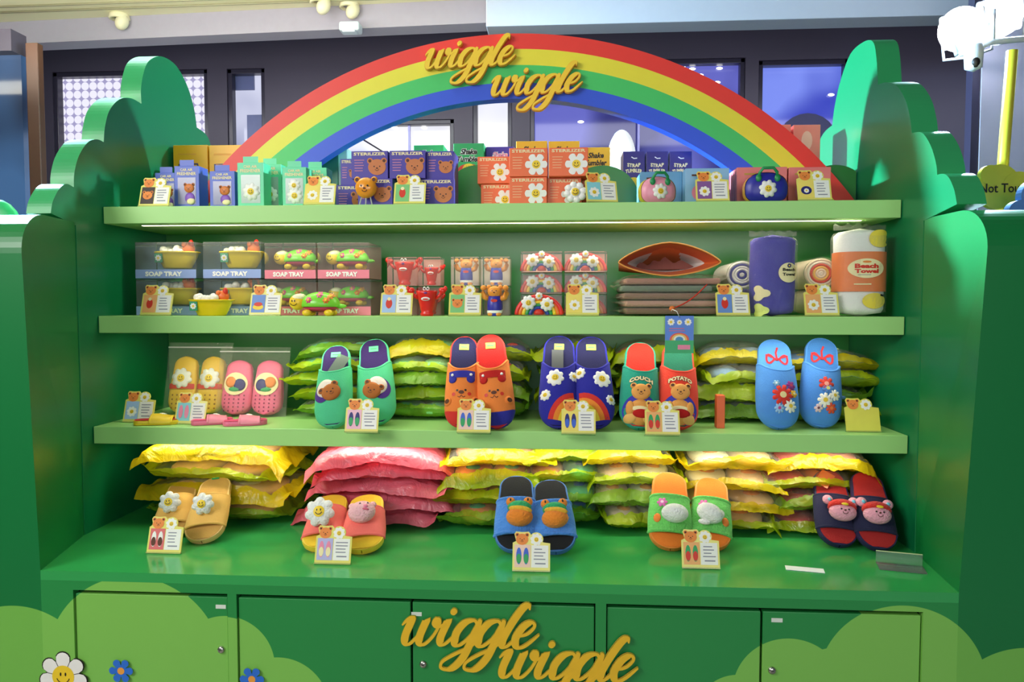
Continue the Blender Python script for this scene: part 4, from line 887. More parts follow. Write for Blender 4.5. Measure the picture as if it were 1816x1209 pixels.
#PART3
# ================================================================== BAGS OF STOCK
FILM = {'lime': M('film_lime', C('c8de24'), .22, 'film', alpha=.6), 'green': M('film_green', C('9acb3a'), .2, 'film', alpha=.55), 'yellow': M('film_yellow', C('f0d81c'), .22, 'film', alpha=.6), 'pink': M('film_pink', C('f4788c'), .3, 'film', alpha=.8),
        'clear': M('film_clear', C('f4f2e8'), .1, 'film', alpha=.09)}
def bag_mesh(W, D, H, rim, top, seed, flap=1.0, band=.62, droop=0):
    b = MB(); nu, nv = 52, 28; sd = Vector((seed * 3.7, seed * 1.3, 0)); q = random.Random(seed)
    c1, c2, c3, c4 = [q.uniform(-1, 1) for _ in range(4)]
    def env(a, c): return (max(0, 1 - abs(a) ** 3.2) ** .5) * (max(0, 1 - abs(c) ** 3.4) ** .42)
    def pt(a, c, s):
        e = env(a / .92, c / .95) if abs(a) < .92 and abs(c) < .95 else 0
        n1 = noise.noise(Vector((a * 2.2, c * 2.6, 0)) + sd); n2 = 1 - 2 * abs(noise.noise(Vector((a * 4 + c * 2, c * 5, 1)) + sd)); n3 = 1 - 2 * abs(noise.noise(Vector((a * 9, c * 9 + a * 4, 2)) + sd))
        z = H * .48 + s * H * .46 * e * (1 + .22 * n1) + e * (.17 * n2 + .09 * n3) * H * (1 if s > 0 else .3)
        fl = max(0, abs(a) - .86) / .14; ff = max(0, -c - .9) / .1
        z += fl * H * (.5 * (c1 if a > 0 else c2) + .45 * n1) * flap + ff * H * (.25 * c3 - .08 + .16 * noise.noise(Vector((a * 3, 4, 0)) + sd)) * flap
        z += .003 * n3 * max(abs(a), abs(c))
        z -= droop * a * a
        z = max(z, (.0012 if not droop else -9) + (.0008 if s > 0 else 0)) + (.0004 * s)
        x = a * W / 2 * (1 + .03 * n1) * (1 - .05 * c4 * c); y = c * D / 2 * (1 + .05 * noise.noise(Vector((a * 2, c, 5)) + sd)) + .012 * n1
        if s > 0: x += .004 * n1 * e
        return Vector((x, y, z))
    P = [[pt(-1 + 2 * i / nu, -1 + 2 * j / nv, 1) for i in range(nu + 1)] for j in range(nv + 1)]
    for j in range(nv):
        for i in range(nu):
            a = abs(-1 + 2 * (i + .5) / nu); c = -1 + 2 * (j + .5) / nv
            m = top if (a < .86 and c > -band and c < .95) else rim
            b.add([P[j][i], P[j][i + 1], P[j + 1][i + 1], P[j + 1][i]], [[0, 1, 2, 3]], m, True)
    b.grid(lambda a, c: pt(-1 + 2 * a, -1 + 2 * c, -1), nu, nv, rim)
    return b
GRP = {}
def bag(x, y, z, W, D, H, rim, cont, seed, label, group, rz=0, top='clear', band=.62, flap=1.0, ry=0, droop=0):
    r = thing('bagged_slippers', label, 'bag', (x, y, z), (0, ry, rz), group)
    bag_mesh(W, D, H, FILM[rim], FILM[top], seed, flap, band, droop).obj('bag_film', r)
    q = random.Random(seed)
    for sx in (-1, 1):
        b = MB(); c = cont[(sx > 0) * (len(cont) - 1)]; m = M('packed_' + c, C(c), .85, 'fabric'); a = Matrix.Rotation(q.uniform(-.12, .12), 3, 'Z')
        b.ell((sx * W * .19, -D * .06, H * .46), (W * .19, D * .40, H * .38), m, 18, 12, a); m2 = M('packed_' + cont[len(cont) // 2], C(cont[len(cont) // 2]), .85, 'fabric')
        b.ell((sx * W * .19, -D * .2, H * .58), (W * .10, D * .12, H * .30), m2, 14, 8)
        b.obj('packed_slipper', r)
NTH = {1: ['only'], 2: ['bottom', 'top'], 3: ['bottom', 'middle', 'top'], 4: ['bottom', 'second', 'third', 'top'], 5: ['bottom', 'second', 'middle', 'fourth', 'top']}
def pile(px, y, n, shelf, Wpx, D, Hs, rim, cont, where, seed, top='clear', band=.9, lab='lime'):
    z = ZS[shelf] + .001; q = random.Random(seed)
    for i in range(n):
        W = Wpx * y / F * q.uniform(.94, 1.06); H = Hs * q.uniform(.95, 1.1)
        rm = rim[i % len(rim)]; X = fx(px, y) + q.uniform(-.022, .022); Y = y + D / 2 + q.uniform(-.014, .012)
        bag(X, Y, z, W, D, H, rm, cont, seed * 10 + i, '%s bag of slippers %s, %s of its pile' % ({'green': 'lime green', 'lime': 'yellow green'}.get(rm, rm), where, NTH[n][i]), 'bagged slippers ' + where, q.uniform(-.12, .12), top, q.uniform(.80, .93), 1.0, q.uniform(-.015, .015) if i else 0, .007 * i)
        z += H * .88
pile(588, 2.085, 5, 3, 180, .22, .050, ['green', 'lime', 'lime', 'lime', 'green'], ['5cc490', '7ad0a0', '40206a'], 'behind the left green bear slipper', 11)
pile(737, 2.085, 5, 3, 160, .22, .050, ['green', 'lime', 'green', 'lime', 'yellow'], ['6ac87a', '58b878', '8ad080'], 'right of the green bear slippers', 12)
pile(868, 2.095, 4, 3, 136, .21, .060, ['green', 'green', 'lime', 'lime'], ['f07a30', 'e03020', '20208a'], 'behind the orange bear slippers', 13)
pile(1030, 2.095, 4, 3, 150, .22, .060, ['green', 'lime', 'green', 'lime'], ['26267a', 'f4f0d0', '26267a'], 'behind the navy daisy slippers', 14)
pile(1168, 2.095, 4, 3, 140, .22, .060, ['lime', 'yellow', 'lime', 'lime'], ['e04030', 'f0a050', '1c8a5a'], 'behind the couch potato slippers', 15)
pile(1312, 2.085, 4, 3, 165, .22, .058, ['green', 'lime', 'lime', 'yellow'], ['7aa0c8', '9ab4d0', 'a8bccc'], 'between the couch potato and flower slippers', 16)
pile(1470, 2.085, 4, 3, 185, .22, .054, ['lime', 'green', 'lime', 'yellow'], ['5a8ac8', 'c8b030', '6a9ad0'], 'behind the light blue flower slippers', 17)
pile(372, 1.975, 4, 4, 280, .29, .063, ['green', 'yellow', 'lime', 'yellow'], ['e8c870', 'f0dc90', 'd8a850'], 'behind the tan daisy slides', 21, lab='yellow')
pile(655, 1.965, 5, 4, 268, .30, .049, ['pink'], ['f08a70', 'f8b0a0', 'f4a0a8'], 'behind the pink slides', 22, top='pink', lab='pink')
pile(868, 1.97, 4, 4, 200, .29, .061, ['green', 'lime', 'lime', 'yellow'], ['f09040', '40b070', 'e8a050'], 'left of the blue frog slides', 23)
pile(1010, 2.0, 4, 4, 160, .28, .061, ['green', 'green', 'lime', 'lime'], ['f09848', '3a6ac0', '50b880'], 'right behind the blue frog slides', 24)
pile(1132, 1.975, 4, 4, 172, .29, .061, ['lime', 'green', 'lime', 'yellow'], ['f4d8c0', 'f0a050', 'e8ece0'], 'left of the green and orange slides', 25)
pile(1306, 1.975, 4, 4, 200, .29, .061, ['lime', 'yellow', 'yellow', 'yellow'], ['f4e8c8', 'f09040', 'f0c890'], 'right of the green and orange slides', 26)
pile(1462, 1.985, 4, 4, 180, .28, .061, ['lime', 'green', 'lime', 'yellow'], ['c83a30', '7a2030', 'e87a40'], 'behind the navy and red slides', 27)
# clear bagged pouches under the orange pouch
q = random.Random(5); z = Z2 + .001
for i in range(5):
    c = ['8a6a5a', 'c89a8a', '9a7a6a', '7a8a7a', 'b88a7a'][i]; x = fx(1180 + q.uniform(-5, 5), 2.12)
    r = thing('bagged_pouch', 'pouch in a clear bag under the open orange pouch, %s of the stack' % NTH[5][i], 'bag', (x, 2.12, z), (0, 0, q.uniform(-.06, .06)), 'stacked pouches in clear bags')
    bag_mesh(.30, .23, .030, FILM['clear'], FILM['clear'], 50 + i, .5).obj('bag_film', r)
    b = MB(); b.box((0, 0, .0125), (.25 + .01 * (i % 3), .17, .017), M('pouch_' + c, C(c), .8, 'fabric'), .006); b.obj('folded_pouch', r); z += .0205
# open orange pouch
c = AY(1187, 478, 2.02); r = thing('open_pouch', 'orange pouch lying with its wide mouth open on the bagged pouches', 'pouch', (c.x, 2.02, z + .001)); OP = M('pouch_orange', C('e8762a'), .6, 'fabric')
def mouth(a, s=1.0):   # lens shaped mouth
    t = 2 * PI * a; x = math.cos(t); y = math.sin(t)
    return Vector((x * .137 * s, 0, (.056 if y > 0 else .040) * s * math.copysign(1 - abs(x) ** 1.7, y) + .042 + .003 * math.sin(3 * t)))
b = MB(); b.grid(lambda a, t: Vector((mouth(a).x * (1 - .12 * t), .20 * t, (mouth(a).z - .044) * (1 - t * .75) + .044 - .016 * t)), 40, 6, OP); b.obj('pouch_body', r)
b = MB(); b.tube([mouth(i / 40) + Vector((0, -.001, 0)) for i in range(41)], .0022, M('pouch_edge', C('f0a04a'), .6), 6, False); b.obj('piping', r)
b = MB(); b.grid(lambda a, t: Vector((mouth(a).x * (.97 - .2 * t), .002 + .07 * t, (mouth(a).z - .044) * (.95 - t * .3) + .044)), 40, 4, M('pouch_inner_orange', C('d86420'), .7, 'fabric')); b.obj('inner_facing', r)
b = MB(); b.grid(lambda a, t: Vector((mouth(a).x * (.78 - .3 * t), .068 + .1 * t, (mouth(a).z - .044) * (.66 - t * .5) + .044)), 40, 4, M('pouch_lining', C('e8dcd4'), .8, 'fabric'))
b.grid(lambda a, t: Vector(((a - .5) * .17, .072 + .01 * t, .026 + .026 * t * (1 - (2 * a - 1) ** 2) ** .5 * (1 + .8 * noise.noise(Vector((a * 7, 0, 0)))))), 24, 3, M('pouch_lining_brown', C('8a5248'), .8, 'fabric')); b.obj('lining', r)
b = MB(); p0 = AY(1254, 504, 2.0) - r.location; p1 = AY(1192, 547, 1.965) - r.location
b.tube([p0 + (p1 - p0) * (i / 10) + Vector((0, 0, -.01 * math.sin(PI * i / 10))) for i in range(11)], .0018, RED, 6); b.ell(p1, (.008, .006, .007), M('knot_orange', C('e8762a'), .6), 12, 8); b.obj('red_cord', r)
r2 = thing('hang_tag', 'blue hang tag with daisies and rainbow hanging before the middle shelf edge', 'tag', AY(1205, 560, 1.946)); S = flat(-.001)
b = MB(); Wt, Ht = .074, .098; b.prism([(-Wt / 2, -Ht), (Wt / 2, -Ht), (Wt / 2, 0), (-Wt / 2, 0)], S, -.0012, 0, M('tag_blue', C('5a86dc'), .45)); b.obj('card', r2)
b = MB()
for i in (-1, 0, 1): daisy(b, S, i * .022, -.016 - .001 * (i == 0), .0095 if i else .007, .0005, face=False)
b.obj('daisies', r2)
b = MB()
b.prism([(-Wt / 2, -Ht), (Wt / 2, -Ht), (Wt / 2, -Ht + .034), (-Wt / 2, -Ht + .034)], S, 0, .0016, M('tag_grass', C('3fae70'), .5))
for k, c_ in enumerate(['e8604c', 'f0c060', 'e8ece0', '4a90c0']): b.disc(S, 0, -.062, (.025 - .005 * k, .018 - .0035 * k), .0005 + .0002 * k, M('tag_arc_' + c_, C(c_), .5), 0, n=28, rings=1, rim=False)
lines(b, S, -.030, .030, -.042, -.03, 2, .0008, M('tag_red_line', C('e0708a'), .5)); b.prism([(-.004, -.088), (.028, -.088), (.028, -.076), (-.004, -.076)], S, .0016, .002, PINK); b.obj('picture', r2)
b = MB(); b.tube([(.0, -.002, -.004), (-.008, -.006, .012), (-.018, .004, .017), (-.02, .008, .012)], .0011, WHITE, 6); b.obj('string', r2)
# towels
def towel(px, py0, py1, Wpx, Y, m, label, band=None, seed=1):
    x = fx(px, Y); H = AY(px, py0, Y).z - Z2; q = Wpx * Y / F / 2; r = thing('beach_towel', label, 'towel', (x, Y + q * .8, Z2)); sd = Vector((seed * 5, 0, 0))
    def f(k, w=0.0):
        def g(a, t):
            an = 2 * PI * a; n = noise.noise(Vector((math.cos(an) * 1.2, math.sin(an) * 1.2, t * 3)) + sd)
            s = (min(1, (t + .0) / .05) ** .5 if t < .05 else (min(1, (1 - t) / .06) ** .5 if t > .94 else 1)) * k
            return Vector((math.copysign(abs(math.cos(an)) ** .75, math.cos(an)) * q * s * (1 + .05 * n), math.copysign(abs(math.sin(an)) ** .75, math.sin(an)) * q * .8 * s * (1 + .05 * n), H * .965 * t + w))
        return g
    b = MB(); b.grid(f(.96), 36, 24, m); b.obj('rolled_towel', r)
    Sy = lambda u, v, h=0: Vector((u, -q * .8 * (max(0, 1 - min(.999, abs(u) / q) ** 2.67)) ** .375 - h, v))
    if band == 'orange':
        b = MB(); mo = M('towel_band_orange', C('ee7a34'), .5); b.grid(lambda a, t: Vector((math.copysign(abs(math.cos(2 * PI * a)) ** .75, math.cos(2 * PI * a)) * q * 1.02, math.copysign(abs(math.sin(2 * PI * a)) ** .75, math.sin(2 * PI * a)) * q * .8 * 1.03, H * (.27 + .43 * t))), 48, 1, mo); b.obj('paper_band', r)
        S = lambda u, v, h=0: Sy(u, v, h + .003)
        b = MB(); b.disc(S, 0, H * .52, (q * .72, H * .105), .0005, CREAM, 0, n=36); text(b, S, 'Beach', 0, H * .545, q * .95, H * .05, .0012, RED, 0, .05); text(b, S, 'Towel', 0, H * .49, q * .95, H * .045, .0012, RED, 0, .05); b.disc(S, 0, H * .59, (q * .18, H * .012), .0012, ORANGE, 0, n=14, rings=1)
        lines(b, S, -q * .4, q * .4, H * .44, H * .46, 1, .0012, GREY); lines(b, S, -q * .55, q * .5, H * .33, H * .37, 1, .0008, CREAM); b.obj('band_label', r)
        b = MB(); S1 = lambda u, v, h=0: Sy(u, v, h + .0015); ym = M('towel_print_yellow', C('f0d848'), .7)
        b.disc(S1, q * .55, H * .84, lambda a: q * .42 * (1 + .15 * math.cos(2 * a)), .0008, ym, 0, n=24); b.obj('printed_pattern', r); b = MB(); b.disc(S1, q * .35, H * .17, (q * .5, H * .085), .0008, ym, 0, n=24); b.stroke(S1, [(q * .6, H * .235), (q * .72, H * .225), (q * .86, H * .24)], .005, .0016, BLACK)
        b.obj('printed_pattern', r)
    if band == 'oval':
        b = MB(); S = lambda u, v, h=0: Sy(u, v, h + .003); b.disc(S, q * .5, H * .51, (q * .46, H * .115), .0008, CREAM, 0, n=32); text(b, S, 'Beach', q * .52, H * .545, q * .6, H * .035, .0015, BLACK, 0, .04); text(b, S, 'Towel', q * .52, H * .49, q * .6, H * .035, .0015, BLACK, 0, .04); daisy(b, S, q * .52, H * .59, .006, .0012, m=NAVY, face=False); b.obj('oval_label', r)
        b = MB(); S1 = lambda u, v, h=0: Sy(u, v, h + .001); b.disc(S1, -q * .66, H * .27, lambda a: q * .3 * (1 + .3 * math.cos(3 * a)), .0008, CREAM, 0, n=24); b.obj('printed_pattern', r); b = MB(); b.disc(S1, -q * .66, H * .07, lambda a: q * .28 * (1 + .25 * math.cos(3 * a)), .0008, LIME, 0, n=24); b.obj('printed_pattern', r)
    b = MB(); b.grid(f(1.06), 36, 20, FILM['clear']); ring = 30
    b.grid(lambda a, t: Vector(((a - .5) * 2 * q * 1.02, .006 * math.sin(a * 22) + .008 * math.cos(a * 9), H * (.95 + .06 * t) + .004 * math.sin(a * 31) * t)), ring, 2, FILM['clear']); b.obj('clear_bag', r)
towel(1378, 408, 557, 78, 1.985, M('towel_purple', C('3c36a6'), .9, 'fabric'), 'purple rolled beach towel standing upright in a clear bag', 'oval', 1)
towel(1536, 396, 558, 84, 1.985, M('towel_white', C('f2f0ee'), .9, 'fabric'), 'white rolled beach towel standing upright with an orange paper band', 'orange', 2)
def roll(px, py, Y, q, L, cols, label, z=None):
    c = AY(px, py, Y); z = q if z is None else z; r = thing('rolled_towel', label, 'towel', (c.x, Y, Z2 + z), group='towels lying in clear bags')
    b = MB(); ms = [M('roll_' + k, C(k), .9, 'fabric') for k in cols]
    b.grid(lambda a, t: Vector((q * math.cos(2 * PI * a) * (1 + .04 * math.sin(5 * a)), L * t, q * .9 * math.sin(2 * PI * a))), 28, 6, ms[0])
    for k in range(6):
        r0, r1 = q * (1 - k / 6), q * (1 - (k + 1) / 6); b.grid(lambda a, t: Vector(((r0 + (r1 - r0) * t) * math.cos(2 * PI * a), -.004 * math.sin(PI * t) , (r0 + (r1 - r0) * t) * .9 * math.sin(2 * PI * a))), 24, 4, ms[k % len(ms)])
    b.obj('towel', r)
    b = MB(); b.grid(lambda a, t: Vector((q * 1.07 * math.cos(2 * PI * a), -.012 + (L + .02) * t, q * .97 * math.sin(2 * PI * a))), 24, 6, FILM['clear']); b.ell((0, -.008, 0), (q * 1.07, .008, q * .97), FILM['clear'], 20, 8); b.obj('clear_bag', r)
roll(1322, 530, 2.1, .040, .18, ['2c2c8a', '24246e'], 'navy towel roll lying low behind the sky blue price tag')
roll(1316, 478, 2.1, .042, .18, ['e8e4e0', '2c2c8a', 'e8e4e0'], 'white and navy towel roll lying on top, left of the purple towel', .115)
roll(1462, 532, 2.1, .040, .18, ['e8d8c0', 'd88a40', 'f0e4d0'], 'cream towel roll lying low behind the right price tag')
roll(1456, 475, 2.09, .046, .18, ['f0dcc0', 'f4ecd8', 'd84a38', 'f0c060'], 'cream and red towel roll lying on top between the standing towels', .118)
# ================================================================== SLIPPERS
def hwf(W, L):
    def f(v):
        t = min(1, max(0, v / L)); g = 1 - .16 * max(0, min(1, (t - .35) / .45)) ** 1.2
        if t < .22: e = math.sqrt(max(0, 1 - ((.22 - t) / .22) ** 2.2))
        elif t > .84: e = math.sqrt(max(0, 1 - ((t - .84) / .16) ** 2.2))
        else: e = 1
        return W / 2 * g * e
    return f
def tsamp(n): return [.5 - .5 * math.cos(PI * i / n) for i in range(n + 1)]
def slipper(name, label, toe, heel, shelf, L, W, sole, insole, upper, H=.055, closed=True, rim=None, lab=None, deco=None, th=.016, t0=.16, t1=.56, kind='slipper', band_m=None, loc=None, rot=None, group=None, inner=None, fl='fabric', cap=None):
    if loc is None:
        x, y = base(toe[0], toe[1], shelf); P0 = Vector((x, y + (.045 if closed else .022), ZS[shelf] + .001)); best = None
        for i in range(5, 80):
            ta = R(i)
            for j in range(-35, 36, 1):
                ro = R(j); v0 = Vector((0, math.sin(ta), math.cos(ta))); X = Vector((1, 0, 0)); v = v0 * math.cos(ro) + X * math.sin(ro)
                p = PR(P0 + v * L); e = (p[0] - heel[0]) ** 2 + (p[1] - heel[1]) ** 2
                if best is None or e < best[0]: best = (e, ta, ro)
        _, ta, ro = best; v0 = Vector((0, math.sin(ta), math.cos(ta))); X = Vector((1, 0, 0))
        Zv = v0 * math.cos(ro) + X * math.sin(ro); Xv = X * math.cos(ro) - v0 * math.sin(ro); Yv = Zv.cross(Xv)
        Mx = Matrix((Xv, Yv, Zv)).transposed(); loc, rot = P0 + Vector((0, -.0, 0)), Mx.to_euler()
        LIFT.append((ta, ro))
    r = thing(name, label, kind, loc, rot, group); hw = hwf(W, L)
    b = MB(); ts = tsamp(26); rings = []
    for t in ts:
        v = t * L; q = hw(v); rings.append([Vector((-q, 0, v)), Vector((-q - .0015, -th / 2, v)), Vector((-q, -th, v)), Vector((q, -th, v)), Vector((q + .0015, -th / 2, v)), Vector((q, 0, v))])
    n = 6; vs = [p for g in rings for p in g]; b.add(vs, [[i * n + k, i * n + (k + 1) % n, (i + 1) * n + (k + 1) % n, (i + 1) * n + k] for i in range(len(ts) - 1) for k in range(n)], sole, False); b.obj('sole', r)
    b = MB(); b.grid(lambda a, t: (lambda v: Vector(((2 * a - 1) * max(0, hw(v) - .004) * (1), -th - .0012 - .0012 * math.cos((a - .5) * PI), v)))(.004 + tsv(t) * (L - .008)), 10, 26, insole); b.obj('insole', r)
    base_h = th * .45; e = .004
    def Hh(v):
        t = v / L
        if closed: return H * (math.sin(PI / 2 * min(1, t / .42))) ** .62 if t > 0 else 0
        return H * (.72 + .28 * min(1, max(0, (t - t0) / .3)))
    def US(u, v, h=0.0):
        q = max(.002, hw(v) + e); c = max(-.985, min(.985, u / q)); return Vector((u + h * c * .6, -(base_h + Hh(v) * (1 - c * c) ** .45) - h, v))
    if closed: lo, t1f = 0.0, (lambda c: t1 + .13 * abs(c) ** 2.5)
    else: lo, t1f = t0, (lambda c: t1 + .02 * abs(c) ** 2)
    def sh(off):
        def g(a, t):
            c = -math.cos(PI * a); tt = lo + (t1f(c) - lo) * (t ** 1.4 if closed else t); v = max(.0006, tt * L); q = hw(v) + e - off
            return Vector((q * c, -(base_h + max(0, Hh(v) - off) * (max(0, 1 - c * c)) ** .45), v + (off * .3 if closed else 0)))
        return g
    up = MB(); up.grid(sh(0), 32, 20, upper); up.grid(sh(.005), 32, 20, inner or upper)
    if closed: edges = [1]
    else: edges = [0, 1]
    uo = up.obj('upper' if closed else 'strap', r)
    if cap:   # differently coloured toe
        b = MB(); g0 = sh(-.0008); b.grid(lambda a, t: g0(a, t * cap[0]), 32, 8, cap[1]); b.obj('toe_patch', r)
    for ed in edges:
        b = MB(); b.tube([(sh(0)(i / 24, ed) + sh(.005)(i / 24, ed)) / 2 for i in range(25)], .0036 if fl == 'fabric' else .005, rim or upper, 8)
        b.obj('collar' if closed else 'strap_edge', r)
    if lab:
        b = MB(); S = lambda u, v, h=0: Vector((u, -th - .0032 - h, v)); b.prism([(-.0135, L * .84), (.0135, L * .835), (.014, L * .9), (-.013, L * .905)], S, -.002, .0006, lab); b.stroke(S, [(-.009, L * .872), (.009, L * .868)], .003, .001, GRN); b.obj('size_label', r)
    if deco: deco(r, US, L, W)
    return r
def tsv(t): return .5 - .5 * math.cos(PI * t)
LIFT = []
fb = lambda n, h: M('fabric_' + n, C(h), .9, 'fabric')
ff = lambda n, h: M('fluff_' + n, C(h), .95, 'fluff', vary=.15)
LBL = M('label_lime', C('a8c83a'), .5)
def on(name, fn):
    def f(r, S, L, W): b = MB(); fn(b, S, L, W); b.obj(name, r)
    return f
def many(*fs):
    def f(r, S, L, W):
        for k in fs: k(r, S, L, W)
    return f
BRB = fb('bear_brown', 'b5682c')
# green bear pair
def green_deco(sx):
    return many(on('purple_patch', lambda b, S, L, W: b.disc(S, sx * .022, L * .34, (.024, .030), .0012, fb('purple', '4a2a80'), 0, n=24)), on('white_trim', lambda b, S, L, W: b.disc(S, sx * .012, L * .37, (.026, .026), .002, fb('trim_white', 'e8dcd0'), .001, n=24)),
                on('bear_face', lambda b, S, L, W: bear(b, S, -sx * .003, L * .32, .025, .0045, .003, m=BRB, rotd=sx * -.5)))
GS = fb('mint', '4fc48c')
slipper('bear_slipper', 'leaning mint green slipper with brown bear face and a card inside, left of its pair', (582, 766), (600, 617), 3, .258, .094, GS, fb('violet', '2c1254'), GS, .05, lab=M('label_mint', C('58c890'), .5), deco=many(green_deco(-1), on('clear_card', lambda b, S, L, W: b.box((.012, -.03, L * .70), (.036, .001, .07), M('card_sleeve', C('80d8a0'), .1, 'clear', alpha=.15), 0, Matrix.Rotation(.5, 3, 'Y')))))
slipper('bear_slipper', 'mint green slipper with a brown bear face, standing upright behind its price tag', (664, 760), (664, 605), 3, .262, .10, GS, fb('violet', '2c1254'), GS, .05, lab=M('label_mint', None), deco=green_deco(1))
# orange bear pair
OF = fb('orange', 'f08438')
def orange_deco(cm, x=0):
    return many(on('pocket_band', lambda b, S, L, W: (b.stroke(S, [(-.034 + .068 * i / 16, L * .505) for i in range(17)], L * .075, .003, cm), [b.disc(S, s * .024, L * .455, .0105, .003, cm, .001, n=14) for s in (-1, 1)], [b.disc(S, s * .024, L * .50, .0035, .0055, WHITE, .001, n=12, rings=1) for s in (-1, 1)])),
                on('face', lambda b, S, L, W: ([b.disc(S, s * .011 + x, L * .335, (.0032, .003), .001, BLACK, 0, n=8, rings=1, rim=False) for s in (-1, 1)], b.disc(S, x, L * .315, (.0075, .005), .001, BROWN, 0, n=10, rings=1, rim=False), b.stroke(S, [(x - .010, L * .275), (x - .005, L * .265), (x, L * .285), (x + .005, L * .265), (x + .010, L * .275)], .002, .001, BROWN), [b.disc(S, s * .021 + x, L * .30, .005, .001, RED, 0, n=8, rings=1, rim=False) for s in (-1, 1)])),
                *[on('ear', (lambda s: lambda b, S, L, W: (b.disc(S, s * .038, L * .24, .011, .001, OF, .003, n=16), b.disc(S, s * .038, L * .24, .006, .0045, BROWN, 0, n=12, rings=1)))(s)) for s in (-1, 1)])
slipper('bear_slipper', 'orange bear slipper with navy insole and red toe, left of its pair', (817, 766), (826, 600), 3, .268, .093, fb('red', 'd8302a'), fb('deep_navy', '0c0c42'), OF, .05, lab=LBL, deco=orange_deco(fb('blue', '2c2c9a')), cap=(.36, fb('red', 'd8302a')))
slipper('bear_slipper', 'orange bear slipper with red insole and navy toe, right of its pair', (881, 767), (868, 597), 3, .272, .095, fb('red', 'd8302a'), fb('bright_red', 'be1410'), OF, .05, lab=LBL, deco=orange_deco(fb('bright_red', 'be1410')), cap=(.36, fb('blue', '2c2c9a')))
# navy daisy pair
NV = fb('navy', '24249a')
def rb_arc(b, S, cx, cz, q):
    for k, (c_) in enumerate(['d8342c', 'ee8a30', 'f4d43c', '3aa850']):
        r0 = q - k * q * .17
        for seg in range(20):
            a0, a1 = PI * seg / 20, PI * (seg + 1) / 20
            P = [(cx + rr * math.cos(a), cz + rr * math.sin(a)) for rr, a in ((r0, a0), (r0, a1), (r0 - q * .17, a1), (r0 - q * .17, a0))]
            if all(-.046 < p[0] < .046 and p[1] > .012 for p in P): b.add([S(p[0], p[1], .0012) for p in P], [[0, 1, 2, 3]], M('arc_' + c_, C(c_), .8, 'fabric'))
def nd(fl, rcx):
    return many(on('rainbow_patch', lambda b, S, L, W: rb_arc(b, S, rcx, .008, .080)), *[on('daisy_patch', (lambda x, t, q: lambda b, S, L, W: daisy(b, S, x, L * t, q, .0015, .001, m=fb('daisy_white', 'f4f2ec'), n=8))(x, t, q)) for x, t, q in fl])
slipper('daisy_slipper', 'navy slipper with daisies, rainbow and a card inside, left of its pair', (991, 767), (992, 600), 3, .268, .101, NV, fb('deep_navy', '0c0c42'), NV, .052, lab=LBL, deco=many(nd([(-.010, .47, .024), (.040, .50, .014), (-.036, .30, .015)], .05), on('clear_card', lambda b, S, L, W: b.box((-.004, -.024, L * .70), (.032, .001, .068), M('card_sleeve_violet', C('7a76b8'), .1, 'clear', alpha=.12)))))
slipper('daisy_slipper', 'navy slipper with daisies and part of a rainbow, right of its pair', (1057, 768), (1046, 601), 3, .268, .101, NV, fb('deep_navy', '0c0c42'), NV, .052, lab=LBL, deco=nd([(.022, .46, .024), (-.036, .54, .016), (.043, .26, .013)], -.04))
# couch potato pair
def cp(word, sx, m2):
    def bb(b, S, L, W):
        m = fb('potato_bear', 'e8a050'); b.disc(S, 0, L * .14, (.032, .030), .002, m, .003, n=24)
        for s in (-1, 1): b.disc(S, s * .024, L * .08, (.016, .011), .004, M('fabric_foot', C('f0b868'), .9, 'fabric'), .003, n=16); b.disc(S, s * .026, L * .17, (.010, .018), .004, m, .003, n=16)
        b.disc(S, .004, L * .12, (.022, .010), .0065, fb('bright_red', 'be1410'), .001, n=20); b.disc(S, .0, L * .165, (.022, .006), .0055, CREAM, 0, n=20)
    return many(on('seat_patch', lambda b, S, L, W: b.disc(S, 0, L * .16, (.046, .040), .001, fb('royal_blue', '3a3ab0'), 0, n=28)), on('bear_body', bb), on('bear_face', lambda b, S, L, W: bear(b, S, 0, L * .335, .024, .004, .003, m=fb('potato_bear', 'e8a050'))),
                on('lettering', lambda b, S, L, W: (text(b, S, word, sx * .000, L * .485, .062, .014, .0022, BROWN, 0, .11, arc=.008), text(b, S, word, sx * .000, L * .485, .060, .012, .003, CREAM, 0, .05, arc=.008))))
slipper('couch_potato_slipper', 'teal slipper lettered COUCH with a sitting bear and red insole', (1135, 769), (1134, 612), 3, .256, .098, fb('teal', '1f9a80'), fb('tomato_insole', 'c02414'), fb('teal', '1f9a80'), .052, deco=cp('COUCH', 1, 0), th=.018)
slipper('couch_potato_slipper', 'red slipper lettered POTATO with a sitting bear and teal insole', (1206, 769), (1201, 612), 3, .256, .100, fb('tomato', 'e8402c'), fb('deep_teal', '12644c'), fb('tomato', 'e8402c'), .052, deco=cp('POTATO', 1, 0), th=.018)
b = MB(); x, y = base(1246, 735, 3); b.box((0, 0, .045), (.022, .03, .09), M('coral_card_box', C('e8683c'), .5), .002); tag(b.obj('coral_box', loc=(x, 2.015, ZS[3])), 'small coral box standing beside the red lettered slipper', 'box')
